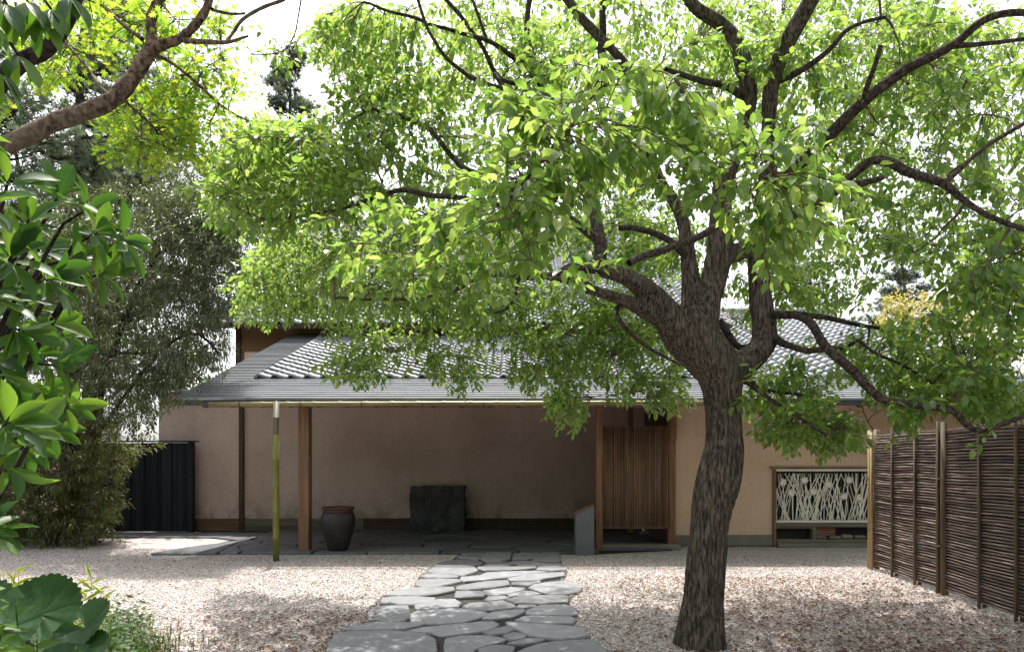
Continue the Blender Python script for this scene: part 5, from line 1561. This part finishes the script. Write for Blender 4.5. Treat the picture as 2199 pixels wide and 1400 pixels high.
for (px, py, Y, n) in ((15, 10, 2.3, 7), (60, 5, 2.35, 7), (110, 20, 2.4, 6), (150, -5, 2.45, 6), (-20, 50, 2.2, 6), (40, 120, 2.3, 4), (5, 160, 2.2, 4), (90, 50, 2.4, 5)):
    c = at(px, py, Y)
    for k in range(n):
        a = k * 2.4
        ax_ = Vector((math.cos(a) * 0.6, math.sin(a) * 0.5, -0.75 + lrs.uniform(-0.2, 0.3))).normalized()
        up_ = Vector((math.cos(a), math.sin(a) - 0.6, 0.6))
        l = lrs.uniform(0.09, 0.135); w = l * lrs.uniform(0.36, 0.44)
        s = up_.cross(ax_).normalized(); up2 = ax_.cross(s)
        inst('leaf', big_me, bough, Matrix(((ax_.x * l, s.x * w, up2.x * l, c.x), (ax_.y * l, s.y * w, up2.y * l, c.y), (ax_.z * l, s.z * w, up2.z * l, c.z), (0, 0, 0, 1))))
    tube_obj('branch', [tuple(c + Vector((-0.15, 0.1, 0.12))), tuple(c + Vector((-0.05, 0.03, 0.06))), tuple(c)], [0.008, 0.006, 0.004], M['bark_dark'], bough, 6)

# ================================================================== plants at the lower left
def m_fuki():
    t = NT('fuki')
    co = t.coords()
    sx = t.n('ShaderNodeSeparateXYZ'); t.l(co, sx.inputs[0])
    ang = t.math('ARCTAN2', sx.outputs['Y'], sx.outputs['X'])
    wob = t.math('MULTIPLY', t.noise(co, 9, 3), 0.5)
    v = t.math('ABSOLUTE', t.math('SINE', t.math('ADD', t.math('MULTIPLY', ang, 4.5), wob)))
    vein = t.math('SUBTRACT', 1.0, t.math('MULTIPLY', v, 9.0), True)
    n = t.noise(co, 22, 5)
    c = t.ramp(n, [(0.3, (0.012, 0.042, 0.012)), (0.7, (0.028, 0.078, 0.018))])
    c = t.mix(t.math('MULTIPLY', vein, 0.55), c, (0.06, 0.12, 0.035))
    p = t.principled(c, 0.6, t.bump(n, 0.3, 0.01, t.bump(v, 0.4, 0.012)), 0.25)
    tr = t.n('ShaderNodeBsdfTranslucent'); tr.inputs['Color'].default_value = (0.05, 0.15, 0.015, 1)
    mx = t.n('ShaderNodeMixShader'); mx.inputs[0].default_value = 0.3
    t.l(p, mx.inputs[1]); t.l(tr.outputs[0], mx.inputs[2])
    return t.done(mx.outputs[0])
M['fuki'] = m_fuki()
def round_leaf(rad, seed, nseg=90, nr=6):
    rs = random.Random(seed)
    V, Fc = [(0, 0, -0.10 * rad)], []
    for r in range(1, nr + 1):
        f = r / nr
        for i in range(nseg):
            a = -math.pi + R(14) + (2 * math.pi - R(28)) * i / (nseg - 1)
            notch = 0.42 + 0.58 * min(1, (math.pi - abs(a)) / 0.7)
            rr = rad * f * (1.0 if r < nr else (1.0 + 0.035 * math.sin(i * 2.1) + rs.uniform(-0.02, 0.02))) * (notch if f > 0.2 else 1)
            z = rad * (-0.10 + 0.20 * f * f + 0.010 * f * math.cos(a * 11) + 0.07 * f * f * math.sin(a * 2 + seed))
            V.append((rr * math.cos(a), rr * math.sin(a), z))
    for i in range(nseg - 1):
        Fc.append((0, 1 + i, 2 + i))
        for r in range(nr - 1):
            p = 1 + r * nseg + i
            Fc.append((p, p + nseg, p + nseg + 1, p + 1))
    n = len(V)
    return mk_mesh('leaf', V, Fc, M['fuki'], True, {'rnd': np.full(n, rs.random())})
fuki = thing('butterbur_plant', 'butterbur with huge round dark green leaves in the lower left corner', 'plant', at(110, 1500, 4.2) * Vector((1, 1, 0)) if False else (-2.9, 4.2, 0))
for i, (px, py, Y, rad, tx, ty, rz) in enumerate(((80, 1315, 4.2, 0.265, 0.85, 0.10, 0.4), (178, 1345, 4.0, 0.20, 0.8, -0.35, -0.6), (0, 1345, 4.0, 0.22, 0.6, 0.2, 1.2), (165, 1392, 3.8, 0.17, 0.3, 0.1, 2.2), (-60, 1310, 4.4, 0.26, 0.7, 0.2, 0.0), (120, 1440, 3.6, 0.2, 0.4, 0.1, 0.2))):
    c = at(px, py, Y)
    m = Matrix.Translation(c) @ Matrix.Rotation(tx, 4, 'X') @ Matrix.Rotation(ty, 4, 'Y') @ Matrix.Rotation(rz, 4, 'Z')
    inst('leaf', round_leaf(rad, i), fuki, m)
    tube_obj('leaf_stalk', [(c.x * 0.9 - 0.15, c.y + 0.1, -0.03), (c.x - 0.05, c.y + 0.08, c.z * 0.5), tuple(c + Vector((0, 0.02, -0.04)))], [0.011, 0.009, 0.007], M['fuki'], fuki, 7, 8)
def blades(name, label, cat, spots, mat, seed, hl=(0.15, 0.4), w=0.012, kind='stuff'):
    rs = random.Random(seed)
    P, A, N, L = [], [], [], []
    for (x, y, n, spread) in spots:
        for _ in range(n):
            a = rs.uniform(0, 2 * math.pi); k = abs(rs.gauss(0, spread))
            P.append((x + k * math.cos(a), y + k * math.sin(a), -0.01))
            a2 = rs.uniform(0, 2 * math.pi)
            ax_ = Vector((math.cos(a2) * rs.uniform(0.1, 0.9), math.sin(a2) * rs.uniform(0.1, 0.9), 1)).normalized()
            A.append(tuple(ax_)); N.append((math.cos(a2), math.sin(a2), 0.25)); L.append(rs.uniform(*hl))
    tv = [(0, 0.5, 0), (0, -0.5, 0), (0.35, 0.45, 0.01), (0.35, -0.45, 0.01), (0.7, 0.3, -0.08), (0.7, -0.3, -0.08), (1, 0, -0.24)]
    tf = [(0, 1, 3), (0, 3, 2), (2, 3, 5), (2, 5, 4), (4, 5, 6)]
    V, Fc = leaf_batch(P, A, N, np.array(L), np.full(len(P), w), tv, tf)
    o = obj(name, V, Fc, mat, None, True, {'rnd': np.repeat(np.random.default_rng(seed).random(len(P)), len(tv))})
    tag(o, label, cat, None, kind)
    return o
M['grass'] = m_leaf('grass', [(0.015, 0.04, 0.01), (0.03, 0.07, 0.014), (0.07, 0.11, 0.025)], [(0.05, 0.12, 0.015), (0.10, 0.2, 0.02), (0.28, 0.34, 0.05)], rough=0.5, spec=0.3, tfac=0.4)
gs = []
for i in range(60):
    f = i / 59
    q = ground(180 + 190 * random.random(), 1340 + 80 * random.random())
    gs.append((q.x, q.y, 7, 0.10))
for i in range(60):
    gs.append((-3.9 + 1.5 * random.random(), 3.6 + 1.9 * random.random(), 14, 0.15))
blades('grass_tuft', 'low green grass along the gravel edge at lower left', 'grass', gs, M['grass'], 61, (0.04, 0.17), 0.008)
def herbs():
    rs = random.Random(19)
    P, A, N, L = [], [], [], []
    for _ in range(1500):
        q = ground(rs.uniform(180, 330) - rs.random() ** 2 * 60, rs.uniform(1325, 1440))
        if q.x > -1.9 - (q.y - 4.5) * 0.75 + rs.gauss(0, 0.1) or q.y < 3.8:
            continue
        P.append((q.x, q.y, abs(rs.gauss(0, 0.09)) + 0.015)); a = rs.uniform(0, 6.3)
        A.append((math.cos(a), math.sin(a) - 0.2, rs.uniform(-0.2, 0.6))); N.append((rs.gauss(0, 0.5), rs.gauss(-0.6, 0.5), 1)); L.append(rs.uniform(0.03, 0.07))
    L = np.array(L)
    V, Fc = leaf_batch(P, A, N, L, L * 0.5, LEAF8_V, LEAF8_F)
    V[:, 2] = np.maximum(V[:, 2], 0.012)
    o = obj('ground_cover', V, Fc, M['grass'], None, True, {'rnd': np.repeat(np.random.default_rng(4).random(len(P)), len(LEAF8_V))})
    tag(o, 'low dark ground cover between the round leaves and the gravel', 'plants', None, 'stuff')
herbs()
# yellow-green bamboo grass standing behind the butterbur, and small weeds
sas = thing('bamboo_grass', 'bright yellow-green bamboo grass behind the round leaves', 'plant', (-3.6, 5.0, 0))
srs = random.Random(12)
for i in range(14):
    bx, by = -3.95 + srs.uniform(-0.25, 0.65), 5.0 + srs.uniform(-0.2, 0.25)
    h = srs.uniform(0.42, 0.72)
    tip = Vector((bx + srs.uniform(-0.05, 0.3), by + srs.uniform(-0.1, 0.1), h))
    tube_obj('stem', [(bx, by, -0.02), ((bx + tip.x) / 2 - 0.02, (by + tip.y) / 2, h * 0.6), tuple(tip)], [0.004, 0.003, 0.002], M['bamboo_green'], sas, 5, 7)
    for k in range(9):
        t_ = 0.35 + 0.65 * k / 8
        p = Vector((bx, by, 0)).lerp(tip, t_)
        a = k * 2.6 + i
        ax_ = Vector((math.cos(a) * 0.8 + 0.25, math.sin(a) * 0.6, 0.55)).normalized()
        l = srs.uniform(0.10, 0.17); w = l * 0.17
        s = Vector((0.1, -0.9, 0.7)).cross(ax_).normalized(); u = ax_.cross(s)
        if i + k == 0:
            sas_me = mk_mesh('leaf', *fine_leaf(6, (0.25, 0.8, 1.0, 0.8, 0.45, 0.0), 0.25, 0.08, 0.01), m_leaf_obj('sasa_leaf', [(0.12, 0.18, 0.02), (0.2, 0.24, 0.03)], [(0.45, 0.6, 0.04), (0.65, 0.7, 0.08)], 0.5, 0.3, 0.5), True)
        inst('leaf', sas_me, sas, Matrix(((ax_.x * l, s.x * w, u.x * l, p.x), (ax_.y * l, s.y * w, u.y * l, p.y), (ax_.z * l, s.z * w, u.z * l, p.z), (0, 0, 0, 1))))
M['weed_leaf'] = m_leaf_obj('weed_leaf', [(0.03, 0.09, 0.012), (0.07, 0.15, 0.02)], [(0.2, 0.4, 0.03), (0.35, 0.52, 0.04)], 0.5, 0.3, 0.42)
weed_me = mk_mesh('leaf', *fine_leaf(6, (0.2, 0.75, 1.0, 0.8, 0.45, 0.0), 0.22, 0.06, 0.02), M['weed_leaf'], True)
def weed(label, px, py, Y, h, n, seed, l0=(0.05, 0.09)):
    rs = random.Random(seed)
    c = at(px, py, Y); base = Vector((c.x, c.y, 0))
    t = thing('weed_plant', label, 'plant', base, 'weeds at lower left')
    top = Vector((c.x + rs.uniform(-0.03, 0.05), c.y, c.z))
    tube_obj('stem', [tuple(base + Vector((0, 0, -0.02))), tuple(base.lerp(top, 0.5) + Vector((0.02, 0, 0))), tuple(top)], [0.006, 0.005, 0.003], M['weed_leaf'], t, 6, 8)
    for k in range(n):
        f = 0.35 + 0.65 * k / n
        p = base.lerp(top, f); a = k * 2.4 + seed
        ax_ = Vector((math.cos(a), math.sin(a) * 0.8, rs.uniform(-0.1, 0.5))).normalized()
        l = rs.uniform(*l0) * (1.2 - 0.5 * (f > 0.9)); w = l * rs.uniform(0.4, 0.55)
        s = Vector((0.2, -1.1, 0.8)).cross(ax_).normalized(); u = ax_.cross(s)
        inst('leaf', weed_me, t, Matrix(((ax_.x * l, s.x * w, u.x * l, p.x), (ax_.y * l, s.y * w, u.y * l, p.y), (ax_.z * l, s.z * w, u.z * l, p.z), (0, 0, 0, 1))))
weed('small bright weed growing in front of the big round leaf', 40, 1285, 3.7, 0.6, 16, 1)
weed('leafy weed at the bottom edge under the round leaves', 60, 1360, 3.3, 0.5, 18, 2)
weed('weed with fresh leaves in the bottom left corner', 15, 1380, 3.1, 0.5, 18, 3)
weed('short weed at the bottom edge right of the round leaves', 170, 1385, 3.6, 0.4, 16, 4)
weed('low weed at the gravel edge beyond the round leaves', 230, 1335, 4.2, 0.4, 14, 5)
weed('lowest weed nearest the gravel at the bottom edge', 285, 1385, 4.4, 0.3, 12, 6, (0.04, 0.07))
# a pale blade-like leaf
sheet('flower_bed', [(-6, 2.5), (-1.9, 2.5), (-2.35, 4.6), (-2.9, 5.35), (-3.6, 5.6), (-4.6, 5.6), (-6, 5.3)], 0.008, M['soil'])

# ================================================================== gravel and litter
def scatter_ok(x, y):
    return True
def pebbles(n, seed):
    g = np.random.default_rng(seed)
    X = g.uniform(-8.8, 6.2, n * 2); Y = 4.9 + 6.3 * g.random(n * 2) ** 1.25
    px = 1099.5 + X / Y * 1404; py = 990 + 1.5 / Y * 1404
    ok = (px > -40) & (px < 2240)
    # clear of the path, the paving and the bed
    edge = np.array([(1450, 700), (1400, 715), (1340, 765), (1300, 800), (1265, 880), (1235, 905), (1190, 950), (1180, 950)], float)
    redge = np.array([(1450, 1330), (1400, 1292), (1370, 1262), (1330, 1240), (1300, 1245), (1270, 1235), (1240, 1225), (1190, 1207), (1180, 1207)], float)
    le = np.interp(py, edge[::-1, 0], edge[::-1, 1]); re = np.interp(py, redge[::-1, 0], redge[::-1, 1])
    ok &= ~((px > le + 22) & (px < re - 22) & (py > 1180))
    ok &= ~((Y > 10.42) & (X > -4.75)) & ~((X < -2.5) & (Y < 5.3)) & ~((X < -4.7) & (X > -5.8) & (Y > 10.36)) & ~((X > 5.0 - 0.0977 * (9.08 - Y) + 0.3) & (Y < 9.1))
    X, Y = X[ok][:n], Y[ok][:n]
    n = len(X)
    s = g.uniform(0.005, 0.0125, n)
    base = np.array([(1, 0, 0), (-1, 0, 0), (0, 1, 0), (0, -1, 0), (0, 0, 1), (0, 0, -1)], float)
    fc = np.array([(0, 2, 4), (2, 1, 4), (1, 3, 4), (3, 0, 4), (2, 0, 5), (1, 2, 5), (3, 1, 5), (0, 3, 5)])
    q = g.normal(size=(n, 4)); q /= np.linalg.norm(q, axis=1, keepdims=True)
    w, x, y, z = q.T
    Rm = np.stack([1 - 2 * (y * y + z * z), 2 * (x * y - z * w), 2 * (x * z + y * w), 2 * (x * y + z * w), 1 - 2 * (x * x + z * z), 2 * (y * z - x * w), 2 * (x * z - y * w), 2 * (y * z + x * w), 1 - 2 * (x * x + y * y)], -1).reshape(n, 3, 3)
    sc = g.uniform(0.6, 1.25, (n, 1, 3)) * s[:, None, None]
    V = np.einsum('nij,nkj->nki', Rm, base[None] * sc)
    V[:, :, 2] *= 0.7
    V += np.stack([X, Y, s * 0.45 + g.uniform(0, 0.006, n)], -1)[:, None, :]
    Fc = (np.arange(n) * 6)[:, None, None] + fc[None]
    o = obj('gravel', V.reshape(-1, 3), Fc.reshape(-1, 3), M['pebble'], None, True, {'rnd': np.repeat(g.random(n), 6)})
    tag(o, 'pale pinkish gravel covering the forecourt', 'gravel', None, 'stuff')
pebbles(97000, 5)
def litter(n, seed):
    g = np.random.default_rng(seed); rs = random.Random(seed)
    P, A, N, L = [], [], [], []
    while len(P) < n:
        if rs.random() < 0.62:
            x, y = rs.gauss(3.1, 1.2), 5.0 + 3.4 * rs.random() ** 1.3
        elif rs.random() < 0.5:
            x, y = rs.gauss(-1.6, 0.8), 4.9 + 1.6 * rs.random()
        else:
            x, y = rs.uniform(-6, 5), rs.uniform(4.9, 10.2)
        if x > fx(y) - 0.05 or (abs(x - (0.08 - 0.09 * (10.5 - y))) < 0.85 and rs.random() < 0.93):
            continue
        P.append((x, y, 0.016 + 0.01 * rs.random()))
        a = rs.uniform(0, 6.3)
        A.append((math.cos(a), math.sin(a), rs.uniform(-0.25, 0.25))); N.append((rs.gauss(0, 0.3), rs.gauss(0, 0.3), 1)); L.append(rs.uniform(0.02, 0.055))
    L = np.array(L)
    V, Fc = leaf_batch(P, A, N, L, L * 0.5, LEAF8_V, LEAF8_F)
    V[:, 2] = np.maximum(V[:, 2], 0.008)
    m = m_leaf('dry_leaf', [(0.06, 0.025, 0.016), (0.11, 0.048, 0.03), (0.17, 0.085, 0.05), (0.23, 0.15, 0.09)], [(0.2, 0.08, 0.03), (0.3, 0.16, 0.06)], rough=0.7, spec=0.15, tfac=0.15)
    o = obj('fallen_leaves', V, Fc, m, None, False, {'rnd': np.repeat(g.random(len(P)), len(LEAF8_V))})
    tag(o, 'reddish brown fallen leaves scattered over the gravel under the tree', 'leaves', None, 'stuff')
litter(7500, 3)
# ================================================================== unseen wood behind the viewpoint, added to cut sky light on the porch
def wood():
    rs = random.Random(90); g = np.random.default_rng(90)
    P = []
    for i in range(10000):
        a = R(rs.uniform(180 - 20, 360 + 20)); r = rs.uniform(9, 14)
        P.append((r * math.cos(a) * 1.1, 2.0 + r * math.sin(a), rs.uniform(0.2, 5)))
    n = len(P)
    A = g.normal(size=(n, 3)); N = g.normal(size=(n, 3))
    L = g.uniform(0.35, 0.7, n)
    V, Fc = leaf_batch(P, A, N, L, L * 0.6, KITE_V, KITE_F)
    V[:, 2] = np.maximum(V[:, 2], 0.02)
    o = obj('shading_wood', V, Fc, m_leaf('wood_leaf', [(0.03, 0.07, 0.02), (0.06, 0.12, 0.03)], [(0.10, 0.2, 0.03), (0.16, 0.28, 0.05)], tfac=0.4), None, False, {'rnd': np.repeat(g.random(n), 4)})
    tag(o, 'unseen green wood added behind the viewpoint to block sky light', 'wood', None, 'stuff')
wood()
